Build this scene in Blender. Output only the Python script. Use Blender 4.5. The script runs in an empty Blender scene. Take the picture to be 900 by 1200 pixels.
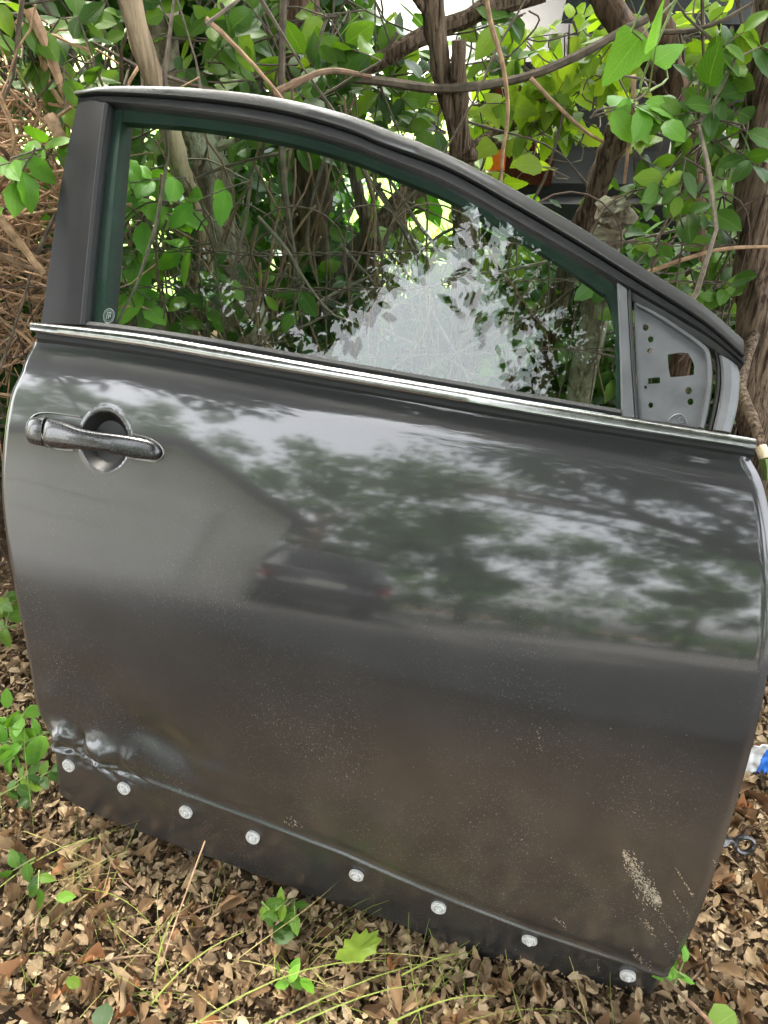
import bpy, math, random
import numpy as np
from mathutils import Vector, Matrix, noise
random.seed(7); rng = np.random.default_rng(7)
R = math.radians
sc = bpy.context.scene
col = sc.collection

# ------------------------------------------------------------------ camera
F, CH, PITCH = 902.0, 1.23, 36.0
cam_d = bpy.data.cameras.new('camera'); cam = bpy.data.objects.new('camera', cam_d); col.objects.link(cam)
cam.location = (0, 0, CH); cam.rotation_euler = (R(90 - PITCH), 0, 0)
cam_d.sensor_fit = 'HORIZONTAL'; cam_d.sensor_width = 36.0; cam_d.lens = 36.0 * F / 900.0
cam_d.clip_start = 0.02; cam_d.clip_end = 900
sc.camera = cam
# ------------------------------------------------------------------ sky, sun, exposure
SUN_EL, SUN_AZ = 60.0, 328.0          # degrees; azimuth clockwise from +Y: high on the left, a little beyond the hedge
w = bpy.data.worlds.new('World'); sc.world = w; w.use_nodes = True
nt = w.node_tree; nt.nodes.clear()
sky = nt.nodes.new('ShaderNodeTexSky'); sky.sky_type = 'NISHITA'; sky.sun_disc = False
sky.sun_elevation = R(SUN_EL); sky.sun_rotation = R(SUN_AZ); sky.air_density = 1.0; sky.dust_density = 4.0; sky.ozone_density = 1.0
hs = nt.nodes.new('ShaderNodeHueSaturation'); hs.inputs['Saturation'].default_value = 0.15
bg = nt.nodes.new('ShaderNodeBackground'); bg.inputs['Strength'].default_value = 0.15
wo = nt.nodes.new('ShaderNodeOutputWorld')
nt.links.new(sky.outputs[0], hs.inputs['Color']); nt.links.new(hs.outputs[0], bg.inputs['Color']); nt.links.new(bg.outputs[0], wo.inputs[0])
sun_d = bpy.data.lights.new('sun', 'SUN'); sun_d.energy = 3.0; sun_d.angle = R(8); sun_d.color = (1.0, 0.93, 0.82)
sun = bpy.data.objects.new('sun', sun_d); col.objects.link(sun)
sd = Vector((math.sin(R(SUN_AZ)) * math.cos(R(SUN_EL)), math.cos(R(SUN_AZ)) * math.cos(R(SUN_EL)), math.sin(R(SUN_EL))))
sun.rotation_euler = sd.to_track_quat('Z', 'Y').to_euler(); sun.location = (-3, -5, 9)
sc.view_settings.view_transform = 'Standard'; sc.view_settings.look = 'None'
sc.view_settings.exposure = 3.65; sc.view_settings.gamma = 1.0; sc.view_settings.use_curve_mapping = False
sc.cycles.use_denoising = True; sc.cycles.max_bounces = 8; sc.cycles.transparent_max_bounces = 16
sc.cycles.diffuse_bounces = 4; sc.cycles.glossy_bounces = 4; sc.cycles.sample_clamp_indirect = 6.0

# ------------------------------------------------------------------ pixel <-> world
pr = R(PITCH)
C0 = np.array([0., 0., CH]); FW = np.array([0, math.cos(pr), -math.sin(pr)]); UP = np.array([0, math.sin(pr), math.cos(pr)]); RT = np.array([1., 0, 0])
def ray(x, y): return RT * (x - 450) / F - UP * (y - 600) / F + FW
def at(x, y, Y):                       # the point of a pixel's ray at the depth Y behind the camera's foot
    d = ray(x, y); return C0 + d * (Y / d[1])
def onground(x, y, z=0.0):
    d = ray(x, y); return C0 + d * ((z - CH) / d[2])
def proj(Pt):
    d = Pt - C0; z = d @ FW; return np.array([450 + F * (d @ RT) / z, 600 - F * (d @ UP) / z])

# ------------------------------------------------------------------ materials
def newmat(name):
    m = bpy.data.materials.new(name); m.use_nodes = True; t = m.node_tree; t.nodes.clear()
    o = t.nodes.new('ShaderNodeOutputMaterial'); b = t.nodes.new('ShaderNodeBsdfPrincipled'); t.links.new(b.outputs[0], o.inputs[0])
    return m, t, b, o
def N_(t, typ, **kw):
    n = t.nodes.new('ShaderNode' + typ)
    for k, v in kw.items(): setattr(n, k, v)
    return n
def ramp(t, stops, fac=None, interp='LINEAR'):
    r = t.nodes.new('ShaderNodeValToRGB'); r.color_ramp.interpolation = interp
    e = r.color_ramp.elements
    while len(e) < len(stops): e.new(0.5)
    for i, (p, c) in enumerate(stops):
        e[i].position = p; e[i].color = (*c, 1) if len(c) == 3 else c
    if fac is not None: t.links.new(fac, r.inputs[0])
    return r
def noise_tex(t, scale, detail=4, vec=None, rough=0.55):
    n = t.nodes.new('ShaderNodeTexNoise'); n.inputs['Scale'].default_value = scale; n.inputs['Detail'].default_value = detail; n.inputs['Roughness'].default_value = rough
    if vec is not None: t.links.new(vec, n.inputs['Vector'])
    return n
def mapped(t, scale, src='Object'):
    tc = t.nodes.new('ShaderNodeTexCoord'); mp = t.nodes.new('ShaderNodeMapping'); mp.inputs['Scale'].default_value = scale
    t.links.new(tc.outputs[src], mp.inputs['Vector']); return mp.outputs[0]
def bump(t, b, h, strength=0.3, dist=0.01):
    bm = t.nodes.new('ShaderNodeBump'); bm.inputs['Strength'].default_value = strength; bm.inputs['Distance'].default_value = dist
    t.links.new(h, bm.inputs['Height']); t.links.new(bm.outputs[0], b.inputs['Normal']); return bm
def simple(name, c, rough=0.5, metal=0.0, coat=0.0, nscale=30, var=0.12, bstr=0.0, spec=0.5):
    m, t, b, o = newmat(name)
    n = noise_tex(t, nscale, 5, mapped(t, (1, 1, 1)))
    r = ramp(t, [(0.3, tuple(x * (1 - var) for x in c)), (0.7, tuple(min(1, x * (1 + var)) for x in c))], n.outputs[0])
    t.links.new(r.outputs[0], b.inputs['Base Color'])
    rr = N_(t, 'MapRange'); rr.inputs['To Min'].default_value = max(0.02, rough - 0.08); rr.inputs['To Max'].default_value = min(1, rough + 0.08)
    t.links.new(n.outputs[0], rr.inputs[0]); t.links.new(rr.outputs[0], b.inputs['Roughness'])
    b.inputs['Metallic'].default_value = metal; b.inputs['Coat Weight'].default_value = coat; b.inputs['Coat Roughness'].default_value = 0.05
    b.inputs['Specular IOR Level'].default_value = spec
    if bstr: bump(t, b, n.outputs[0], bstr, 0.004)
    return m
def bark(name, dark, light, stretch=7, moss=None, bstr=1.0, sc_=55):
    m, t, b, o = newmat(name)
    v = mapped(t, (sc_, sc_, sc_ / stretch))
    n = noise_tex(t, 1.0, 7, v, 0.68)
    r = ramp(t, [(0.40, dark), (0.5, tuple(a * .5 + c * .5 for a, c in zip(dark, light))), (0.62, light)], n.outputs[0])
    out = r.outputs[0]
    if moss:
        n2 = noise_tex(t, 16, 6, mapped(t, (1, 1, 1)), 0.7); r2 = ramp(t, [(0.5, (0, 0, 0)), (0.6, (1, 1, 1))], n2.outputs[0])
        mx = N_(t, 'MixRGB'); t.links.new(r2.outputs[0], mx.inputs[0]); t.links.new(out, mx.inputs[1]); mx.inputs[2].default_value = (*moss, 1); out = mx.outputs[0]
    t.links.new(out, b.inputs['Base Color']); b.inputs['Roughness'].default_value = 0.9; b.inputs['Specular IOR Level'].default_value = 0.2
    bump(t, b, n.outputs[0], bstr, 0.012)
    return m
def leafmat(name, stops, obj_random=True, trans=0.35, rough=0.45, veins=True, dry=False):
    m, t, b, o = newmat(name)
    if obj_random: src = N_(t, 'ObjectInfo').outputs['Random']
    else:
        a = N_(t, 'Attribute', attribute_name='tint'); src = a.outputs['Fac']
    r = ramp(t, stops, src); c = r.outputs[0]
    n = noise_tex(t, 60 if not dry else 130, 5, mapped(t, (1, 1, 1), 'Object'))
    if veins:
        uvn = N_(t, 'UVMap'); sx = N_(t, 'SeparateXYZ'); t.links.new(uvn.outputs[0], sx.inputs[0])
        ab = N_(t, 'Math', operation='ABSOLUTE'); t.links.new(sx.outputs[0], ab.inputs[0])
        lt = N_(t, 'MapRange'); lt.inputs['From Min'].default_value = 0.02; lt.inputs['From Max'].default_value = 0.07; lt.inputs['To Min'].default_value = 0.55; lt.inputs['To Max'].default_value = 0
        t.links.new(ab.outputs[0], lt.inputs[0])
        sl = N_(t, 'Math', operation='MULTIPLY_ADD'); t.links.new(ab.outputs[0], sl.inputs[0]); sl.inputs[1].default_value = -0.55; t.links.new(sx.outputs[1], sl.inputs[2])
        ws = N_(t, 'Math', operation='MULTIPLY'); t.links.new(sl.outputs[0], ws.inputs[0]); ws.inputs[1].default_value = 44.0
        si = N_(t, 'Math', operation='SINE'); t.links.new(ws.outputs[0], si.inputs[0])
        vn = N_(t, 'MapRange'); vn.inputs['From Min'].default_value = 0.86; vn.inputs['From Max'].default_value = 1.0; vn.inputs['To Max'].default_value = 0.3
        t.links.new(si.outputs[0], vn.inputs[0])
        mx0 = N_(t, 'Math', operation='MAXIMUM'); t.links.new(lt.outputs[0], mx0.inputs[0]); t.links.new(vn.outputs[0], mx0.inputs[1])
        li = N_(t, 'MixRGB'); t.links.new(mx0.outputs[0], li.inputs[0]); t.links.new(c, li.inputs[1])
        br = N_(t, 'MixRGB', blend_type='ADD'); br.inputs[0].default_value = 1; t.links.new(c, br.inputs[1]); br.inputs[2].default_value = (.09, .10, .03, 1) if not dry else (.06, .04, .02, 1)
        t.links.new(br.outputs[0], li.inputs[2]); c = li.outputs[0]
        bump(t, b, mx0.outputs[0], 0.25, 0.002)
    mot = N_(t, 'MixRGB', blend_type='MULTIPLY'); mot.inputs[0].default_value = 0.75 if dry else 0.5
    nr = ramp(t, [(0.3, (.55, .55, .5)), (0.65, (1.1, 1.1, 1.05))], n.outputs[0]); t.links.new(c, mot.inputs[1]); t.links.new(nr.outputs[0], mot.inputs[2]); c = mot.outputs[0]
    t.links.new(c, b.inputs['Base Color']); b.inputs['Roughness'].default_value = rough; b.inputs['Specular IOR Level'].default_value = 0.3 if not dry else 0.15
    tr = N_(t, 'BsdfTranslucent'); gm = N_(t, 'MixRGB', blend_type='MULTIPLY'); gm.inputs[0].default_value = 1; t.links.new(c, gm.inputs[1]); gm.inputs[2].default_value = (1.5, 1.5, 0.5, 1) if not dry else (1.2, 1.0, .7, 1)
    t.links.new(gm.outputs[0], tr.inputs[0])
    ms = N_(t, 'MixShader'); ms.inputs[0].default_value = trans; t.links.new(b.outputs[0], ms.inputs[1]); t.links.new(tr.outputs[0], ms.inputs[2]); t.links.new(ms.outputs[0], o.inputs[0])
    return m

# metallic grey car paint: clear coat, road dust, chips and faint swirl scratches
def paint_mat():
    m, t, b, o = newmat('grey_metallic_paint')
    uvn = N_(t, 'UVMap'); uv = uvn.outputs[0]
    fl = noise_tex(t, 900, 2, uv); fr = ramp(t, [(0.35, (.013, .013, .0145)), (0.7, (.032, .032, .034))], fl.outputs[0])
    sx = N_(t, 'SeparateXYZ'); t.links.new(uv, sx.inputs[0])
    # dust film: more of it on the lower half of the panel
    hgt = N_(t, 'MapRange'); hgt.inputs['From Min'].default_value = 0.72; hgt.inputs['From Max'].default_value = 0.3; hgt.inputs['To Min'].default_value = 0.05; hgt.inputs['To Max'].default_value = 0.8
    t.links.new(sx.outputs[1], hgt.inputs[0])
    dn = noise_tex(t, 7, 6, uv, 0.65); dr = N_(t, 'MapRange'); dr.inputs['From Min'].default_value = .35; dr.inputs['From Max'].default_value = .75; t.links.new(dn.outputs[0], dr.inputs[0])
    film = N_(t, 'Math', operation='MULTIPLY'); t.links.new(hgt.outputs[0], film.inputs[0]); t.links.new(dr.outputs[0], film.inputs[1])
    film2 = N_(t, 'Math', operation='MULTIPLY'); t.links.new(film.outputs[0], film2.inputs[0]); film2.inputs[1].default_value = 0.08
    # specks
    def specks(scale, size, lo, hi):
        vo = N_(t, 'TexVoronoi'); vo.inputs['Scale'].default_value = scale; t.links.new(uv, vo.inputs['Vector'])
        d = N_(t, 'MapRange'); d.inputs['From Min'].default_value = size; d.inputs['From Max'].default_value = size * .55; t.links.new(vo.outputs['Distance'], d.inputs[0])
        sc_ = N_(t, 'SeparateColor'); t.links.new(vo.outputs['Color'], sc_.inputs[0])
        k = N_(t, 'MapRange'); k.inputs['From Min'].default_value = lo; k.inputs['From Max'].default_value = hi; t.links.new(sc_.outputs[0], k.inputs[0])
        mm = N_(t, 'Math', operation='MULTIPLY'); t.links.new(d.outputs[0], mm.inputs[0]); t.links.new(k.outputs[0], mm.inputs[1]); return mm.outputs[0]
    s1 = specks(230, .30, .55, .9); s2 = specks(100, .17, .60, .9); s3 = specks(420, .36, .45, .9)
    sm = N_(t, 'Math', operation='MAXIMUM'); t.links.new(s1, sm.inputs[0]); t.links.new(s2, sm.inputs[1])
    sm2 = N_(t, 'Math', operation='MAXIMUM'); t.links.new(sm.outputs[0], sm2.inputs[0]); t.links.new(s3, sm2.inputs[1])
    pn = noise_tex(t, 4.5, 5, uv, .6); pr_ = N_(t, 'MapRange'); pr_.inputs['From Min'].default_value = .38; pr_.inputs['From Max'].default_value = .62; t.links.new(pn.outputs[0], pr_.inputs[0])
    sg = N_(t, 'Math', operation='MULTIPLY'); t.links.new(sm2.outputs[0], sg.inputs[0]); t.links.new(pr_.outputs[0], sg.inputs[1])
    sg2 = N_(t, 'Math', operation='MULTIPLY'); t.links.new(sg.outputs[0], sg2.inputs[0]); t.links.new(hgt.outputs[0], sg2.inputs[1])
    sg3 = N_(t, 'Math', operation='MULTIPLY'); t.links.new(sg2.outputs[0], sg3.inputs[0]); sg3.inputs[1].default_value = 0.5
    dust = N_(t, 'Math', operation='MAXIMUM'); t.links.new(film2.outputs[0], dust.inputs[0]); t.links.new(sg3.outputs[0], dust.inputs[1])
    mx = N_(t, 'MixRGB'); t.links.new(dust.outputs[0], mx.inputs[0]); t.links.new(fr.outputs[0], mx.inputs[1]); mx.inputs[2].default_value = (.33, .325, .31, 1)
    t.links.new(mx.outputs[0], b.inputs['Base Color'])
    me = N_(t, 'MapRange'); me.inputs['To Min'].default_value = 0.35; me.inputs['To Max'].default_value = 0.0; t.links.new(dust.outputs[0], me.inputs[0]); t.links.new(me.outputs[0], b.inputs['Metallic'])
    b.inputs['Roughness'].default_value = 0.45
    b.inputs['Coat Weight'].default_value = 1.0; b.inputs['Coat IOR'].default_value = 1.75
    cr = N_(t, 'MapRange'); cr.inputs['To Min'].default_value = 0.0; cr.inputs['To Max'].default_value = 0.35; t.links.new(dust.outputs[0], cr.inputs[0])
    lo_ = N_(t, 'MapRange'); lo_.inputs['From Min'].default_value = .56; lo_.inputs['From Max'].default_value = .40; lo_.inputs['To Min'].default_value = .055; lo_.inputs['To Max'].default_value = .15; t.links.new(sx.outputs[1], lo_.inputs[0])
    ca = N_(t, 'Math', operation='ADD'); t.links.new(cr.outputs[0], ca.inputs[0]); t.links.new(lo_.outputs[0], ca.inputs[1]); t.links.new(ca.outputs[0], b.inputs['Coat Roughness'])
    return m

M = {}
M['paint'] = paint_mat()
M['black'] = simple('satin_black_plastic', (.012, .012, .013), .42, nscale=120, var=.3)
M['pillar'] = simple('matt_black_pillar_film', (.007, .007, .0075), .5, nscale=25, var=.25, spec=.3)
M['rubber'] = simple('black_rubber_seal', (.010, .011, .011), .7, nscale=200)
M['channel'] = simple('dark_green_run_channel', (.012, .028, .024), .6, nscale=60)
M['chrome'] = simple('bright_steel_trim', (.42, .42, .41), .2, 1.0, nscale=80, var=.12)
M['dark_gloss'] = simple('dark_gloss_handle', (.014, .014, .015), .28, 0.0, .5, nscale=250, var=.5)
M['primer'] = simple('grey_primer_metal', (.10, .105, .11), .45, 0.3, nscale=35, var=.18)
M['inner'] = simple('dark_inner_shell_metal', (.03, .03, .031), .55, 0.3)
M['clip'] = simple('white_plastic_clip', (.5, .5, .48), .45, nscale=300, var=.15)
M['steel'] = simple('dull_steel', (.26, .26, .25), .35, .9)
M['mud'] = simple('dried_mud', (.36, .31, .235), .95, nscale=220, var=.35, bstr=.4)
M['etch'] = simple('pale_glass_print', (.16, .2, .19), .7)
M['wire'] = simple('rusty_fence_wire', (.075, .05, .036), .85, .2, nscale=90, var=.5, bstr=.3)
M['vine'] = simple('brown_vine_bark', (.17, .105, .062), .85, nscale=60, var=.45, bstr=.4)
M['dryvine'] = simple('dry_tan_vine', (.33, .21, .12), .85, nscale=60, var=.45, bstr=.4)
M['twig'] = simple('grey_brown_twig', (.095, .075, .052), .88, nscale=60, var=.5, bstr=.4)
M['greenstem'] = simple('green_stem', (.14, .2, .05), .6, nscale=60, var=.3)
M['bark_pale'] = bark('pale_smooth_bark', (.16, .12, .075), (.40, .31, .20), 9, None, .35)
M['bark_lichen'] = bark('lichen_grey_bark', (.11, .09, .06), (.32, .28, .20), 2, (.40, .40, .28), 1.0)
M['bark_dark'] = bark('dark_ridged_bark', (.035, .024, .016), (.16, .105, .065), 9, None, 1.0)
M['bark_brown'] = bark('brown_fibrous_bark', (.03, .019, .012), (.22, .16, .108), 16, None, 1.0, 130)
M['wood_cut'] = simple('pale_cut_wood', (.62, .50, .34), .8, nscale=90, var=.2)
GL = [(0, (.024, .072, .010)), (.45, (.055, .135, .014)), (.8, (.10, .205, .02)), (1, (.17, .28, .025))]
M['leaf'] = leafmat('green_leaf', GL)
M['leaf_lime'] = leafmat('lime_and_backlit_leaf', [(0, (.12, .22, .015)), (.6, (.21, .33, .03)), (1, (.30, .40, .05))], trans=.55)  # lighter yellow-green; on the hedge leaves, light from behind is put into this colour
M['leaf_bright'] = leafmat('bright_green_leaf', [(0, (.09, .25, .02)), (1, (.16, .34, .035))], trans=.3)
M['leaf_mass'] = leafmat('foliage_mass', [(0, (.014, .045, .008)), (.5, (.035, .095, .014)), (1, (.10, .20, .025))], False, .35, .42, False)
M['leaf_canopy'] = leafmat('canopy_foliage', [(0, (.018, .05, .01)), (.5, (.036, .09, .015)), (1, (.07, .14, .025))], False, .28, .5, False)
DL = [(0, (.10, .055, .03)), (.3, (.19, .115, .062)), (.6, (.30, .20, .115)), (.85, (.42, .31, .19)), (1, (.30, .13, .055))]
M['dead'] = leafmat('dead_leaf_brown', DL, True, .12, .75, True, True)
M['dead_mass'] = leafmat('leaf_litter_brown', [(0, (.07, .045, .027)), (.3, (.19, .13, .078)), (.65, (.37, .27, .165)), (1, (.55, .44, .30))], False, .1, .8, False, True)
M['grass'] = leafmat('grass_blade', [(0, (.13, .19, .03)), (.6, (.24, .29, .06)), (1, (.42, .36, .16))], False, .3, .5, False)
def glass_mat(tint=(.88, .95, .91), refl=1.0, name='green_tinted_glass'):
    m = bpy.data.materials.new(name); m.use_nodes = True; t = m.node_tree; t.nodes.clear()
    o = N_(t, 'OutputMaterial'); g = N_(t, 'BsdfGlossy'); g.inputs['Roughness'].default_value = 0.0; g.inputs['Color'].default_value = (refl, refl, refl, 1)
    tr = N_(t, 'BsdfTransparent'); tr.inputs[0].default_value = (*tint, 1)
    lw = N_(t, 'LayerWeight'); lw.inputs[0].default_value = .5; p5 = N_(t, 'Math', operation='POWER'); t.links.new(lw.outputs['Facing'], p5.inputs[0]); p5.inputs[1].default_value = 5.0
    fr = N_(t, 'Math', operation='MULTIPLY_ADD'); t.links.new(p5.outputs[0], fr.inputs[0]); fr.inputs[1].default_value = .95; fr.inputs[2].default_value = .045
    dn = noise_tex(t, 14, 6, mapped(t, (1, 1, 1)), .7); dr = ramp(t, [(.52, (0, 0, 0)), (.8, (.02, .02, .02))], dn.outputs[0])
    ms = N_(t, 'MixShader'); t.links.new(fr.outputs[0], ms.inputs[0]); t.links.new(tr.outputs[0], ms.inputs[1]); t.links.new(g.outputs[0], ms.inputs[2])
    df = N_(t, 'BsdfDiffuse'); df.inputs[0].default_value = (.5, .52, .5, 1)
    m2 = N_(t, 'MixShader'); t.links.new(dr.outputs[0], m2.inputs[0]); t.links.new(ms.outputs[0], m2.inputs[1]); t.links.new(df.outputs[0], m2.inputs[2]); t.links.new(m2.outputs[0], o.inputs[0])
    return m
M['glass'] = glass_mat()

# ------------------------------------------------------------------ mesh helpers
def mesh_np(name, V, Fc, smooth=True, tint=None, uvs=None):
    V = np.asarray(V, dtype=np.float32); me = bpy.data.meshes.new(name)
    Fc = np.asarray(Fc, dtype=np.int32); k = Fc.shape[1]
    me.vertices.add(len(V)); me.vertices.foreach_set('co', V.ravel())
    me.loops.add(Fc.size); me.loops.foreach_set('vertex_index', Fc.ravel())
    me.polygons.add(len(Fc)); me.polygons.foreach_set('loop_start', np.arange(0, Fc.size, k, dtype=np.int32)); me.polygons.foreach_set('loop_total', np.full(len(Fc), k, dtype=np.int32))
    me.polygons.foreach_set('use_smooth', np.full(len(Fc), smooth, dtype=bool))
    if tint is not None:
        a = me.attributes.new('tint', 'FLOAT', 'POINT'); a.data.foreach_set('value', np.asarray(tint, dtype=np.float32))
    if uvs is not None:
        l = me.uv_layers.new(name='UVMap'); l.data.foreach_set('uv', np.asarray(uvs, dtype=np.float32)[Fc.ravel()].ravel())
    me.update(calc_edges=True); me.validate(); return me
def mesh_py(name, V, Fc, smooth=True, sharp=None):
    me = bpy.data.meshes.new(name); me.from_pydata([tuple(map(float, v)) for v in V], [], [tuple(f) for f in Fc])
    if smooth:
        me.polygons.foreach_set('use_smooth', [True] * len(me.polygons))
        if sharp is not None: me.set_sharp_from_angle(angle=R(sharp))
    me.update(); return me
def link(name, me, mat, parent=None, kind=None):
    o = bpy.data.objects.new(name, me); col.objects.link(o)
    if mat is not None and len(me.materials) == 0: me.materials.append(mat)
    if parent is not None: o.parent = parent
    if kind: o['kind'] = kind
    return o
ORG = {}
def thing(name, loc, label, cat, group=None):
    o = bpy.data.objects.new(name, None); col.objects.link(o); o.location = tuple(map(float, loc)); o.empty_display_size = .1
    tag(o, label, cat, group); ORG[o.name] = np.array(loc, dtype=float); return o
def tag(o, label, cat, group=None):
    o['label'] = label; o['category'] = cat
    if group: o['group'] = group
    return o
def rootof(p):
    while p.parent is not None: p = p.parent
    return ORG[p.name]
def part(name, V, Fc, mat, parent, smooth=True, sharp=None, kind=None):    # world vertices; the part's origin is its thing's base
    V = np.asarray(V, dtype=float) - rootof(parent); return link(name, mesh_py(name, V, Fc, smooth, sharp), mat, parent, kind)
def box(x0, x1, y0, y1, z0, z1):
    V = [(x, y, z) for x in (x0, x1) for y in (y0, y1) for z in (z0, z1)]
    return V, [(0, 1, 3, 2), (4, 6, 7, 5), (0, 4, 5, 1), (2, 3, 7, 6), (0, 2, 6, 4), (1, 5, 7, 3)]
class MB:
    def __init__(s): s.V = []; s.F = []
    def add(s, V, Fc):
        b = len(s.V); s.V += [tuple(v) for v in V]; s.F += [tuple(i + b for i in f) for f in Fc]
    def tube(s, P, r, sides=7, rough=0.0, cap=True):
        P = [np.array(p, dtype=float) for p in P]; n = len(P)
        rr = [r] * n if np.isscalar(r) else list(r)
        V = []; Fc = []; nrm = None; seed = random.random() * 50
        for i in range(n):
            t = P[min(i + 1, n - 1)] - P[max(i - 1, 0)]; t = t / (np.linalg.norm(t) + 1e-9)
            if nrm is None:
                nrm = np.cross(t, [0.3, 1, 0.2]); nrm /= np.linalg.norm(nrm)
            else:
                nrm = nrm - t * (nrm @ t); nrm /= (np.linalg.norm(nrm) + 1e-9)
            bi = np.cross(t, nrm)
            for j in range(sides):
                a = 2 * math.pi * j / sides; k = 1
                if rough: k = 1 + rough * noise.noise((math.cos(a) * 1.6 + seed, math.sin(a) * 1.6, i * .33))* 1.6
                V.append(P[i] + (nrm * math.cos(a) + bi * math.sin(a)) * rr[i] * k)
        for i in range(n - 1):
            for j in range(sides):
                k = (j + 1) % sides; Fc.append((i * sides + j, i * sides + k, (i + 1) * sides + k, (i + 1) * sides + j))
        if cap: Fc.append(tuple(range(sides - 1, -1, -1))); Fc.append(tuple(range((n - 1) * sides, n * sides)))
        s.add(V, Fc)
    def box(s, *a): s.add(*box(*a))
    def build(s, name, mat, parent=None, smooth=True, sharp=40, kind=None, org=None):
        V = np.asarray(s.V, dtype=float)
        if parent is not None: V = V - rootof(parent)
        elif org is not None: V = V - np.asarray(org)
        o = link(name, mesh_py(name, V, s.F, smooth, sharp), mat, parent, kind)
        if org is not None and parent is None: o.location = tuple(map(float, org))
        return o
def smoothpath(P, n):                                   # Catmull-Rom through the points
    P = [np.array(p, dtype=float) for p in P]
    if len(P) == 2: return [P[0] + (P[1] - P[0]) * k / (n - 1) for k in range(n)]
    Q = [2 * P[0] - P[1]] + P + [2 * P[-1] - P[-2]]; out = []
    for k in range(n):
        t = k / (n - 1) * (len(P) - 1); i = min(int(t), len(P) - 2); f = t - i
        a, b, c, d = Q[i], Q[i + 1], Q[i + 2], Q[i + 3]
        out.append(.5 * (2 * b + (c - a) * f + (2 * a - 5 * b + 4 * c - d) * f * f + (3 * b - a - 3 * c + d) * f ** 3))
    return out
def wob(P, amp, freq=6):
    s = random.random() * 100
    return [p + amp * np.array([noise.noise((p[0] * freq + s, p[1] * freq, p[2] * freq)), noise.noise((p[0] * freq, p[1] * freq + s + 9, p[2] * freq)), noise.noise((p[0] * freq + 31, p[1] * freq, p[2] * freq + s))]) for p in P]

# ================================================================== SETTING
def gz(x, y):                                          # local ground relief
    return .018 * noise.noise((x * 2.2, y * 2.2, 1.3)) + .008 * noise.noise((x * 9, y * 9, 4.1)) - .034
def ground_mat():
    m, t, b, o = newmat('forest_soil')
    v = mapped(t, (1, 1, 1)); n = noise_tex(t, 22, 8, v, .7); n2 = noise_tex(t, 2.2, 4, v)
    r = ramp(t, [(.3, (.035, .023, .014)), (.5, (.085, .057, .035)), (.7, (.17, .118, .073))], n.outputs[0])
    mx = N_(t, 'MixRGB', blend_type='MULTIPLY'); mx.inputs[0].default_value = .6; r2 = ramp(t, [(.35, (.6, .6, .6)), (.65, (1.1, 1.05, 1)),], n2.outputs[0])
    t.links.new(r.outputs[0], mx.inputs[1]); t.links.new(r2.outputs[0], mx.inputs[2]); t.links.new(mx.outputs[0], b.inputs['Base Color'])
    b.inputs['Roughness'].default_value = .95; b.inputs['Specular IOR Level'].default_value = .15; bump(t, b, n.outputs[0], 1.0, .02); return m
M['soil'] = ground_mat()
gx = np.concatenate([[-400, -120, -40, -15, -8, -5], np.linspace(-3, 3, 121), [5, 8, 15, 40, 120, 400]])
gy = np.concatenate([[-400, -120, -40, -15, -8, -5], np.linspace(-3, 3.2, 125), [5, 8, 15, 40, 120, 400]])
GV = [(x, y, gz(x, y) if abs(x) < 3.01 and -3.01 < y < 3.21 else -.034) for y in gy for x in gx]
nx = len(gx); GF = [(j * nx + i, j * nx + i + 1, (j + 1) * nx + i + 1, (j + 1) * nx + i) for j in range(len(gy) - 1) for i in range(nx - 1)]
ground = link('ground', mesh_py('ground', GV, GF), M['soil'], kind='structure'); ORG['ground'] = np.zeros(3)
def lawn_mat():
    m, t, b, o = newmat('lawn_turf'); v = mapped(t, (1, 1, 1)); n = noise_tex(t, 9, 7, v, .7)
    r = ramp(t, [(.3, (.06, .13, .015)), (.55, (.14, .24, .03)), (.75, (.24, .31, .06))], n.outputs[0]); t.links.new(r.outputs[0], b.inputs['Base Color']); b.inputs['Roughness'].default_value = .9; bump(t, b, n.outputs[0], .8, .03); return m
M['lawn'] = lawn_mat()
def sheet(name, pts, z, mat):
    return link(name, mesh_py(name, [(x, y, z) for x, y in pts], [tuple(range(len(pts)))], False), mat, kind='structure')
sheet('lawn', [(-60, 3.05), (60, 3.05), (60, 60), (-60, 60)], .004, M['lawn'])
M['concrete'] = simple('pale_concrete', (.55, .52, .48), .85, nscale=8, var=.1)
sheet('driveway', [(-1.5, 8.6), (7, 8.6), (7, 14.5), (-1.5, 14.5)], .012, M['concrete'])
M['asphalt'] = simple('added_asphalt', (.05, .048, .045), .9, nscale=30, var=.3)
sheet('added_yard', [(-40, -40), (40, -40), (40, -.95), (-40, -.95)], .006, M['asphalt'])  # unseen asphalt, added for a dark neutral reflection in the lower door panel

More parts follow.
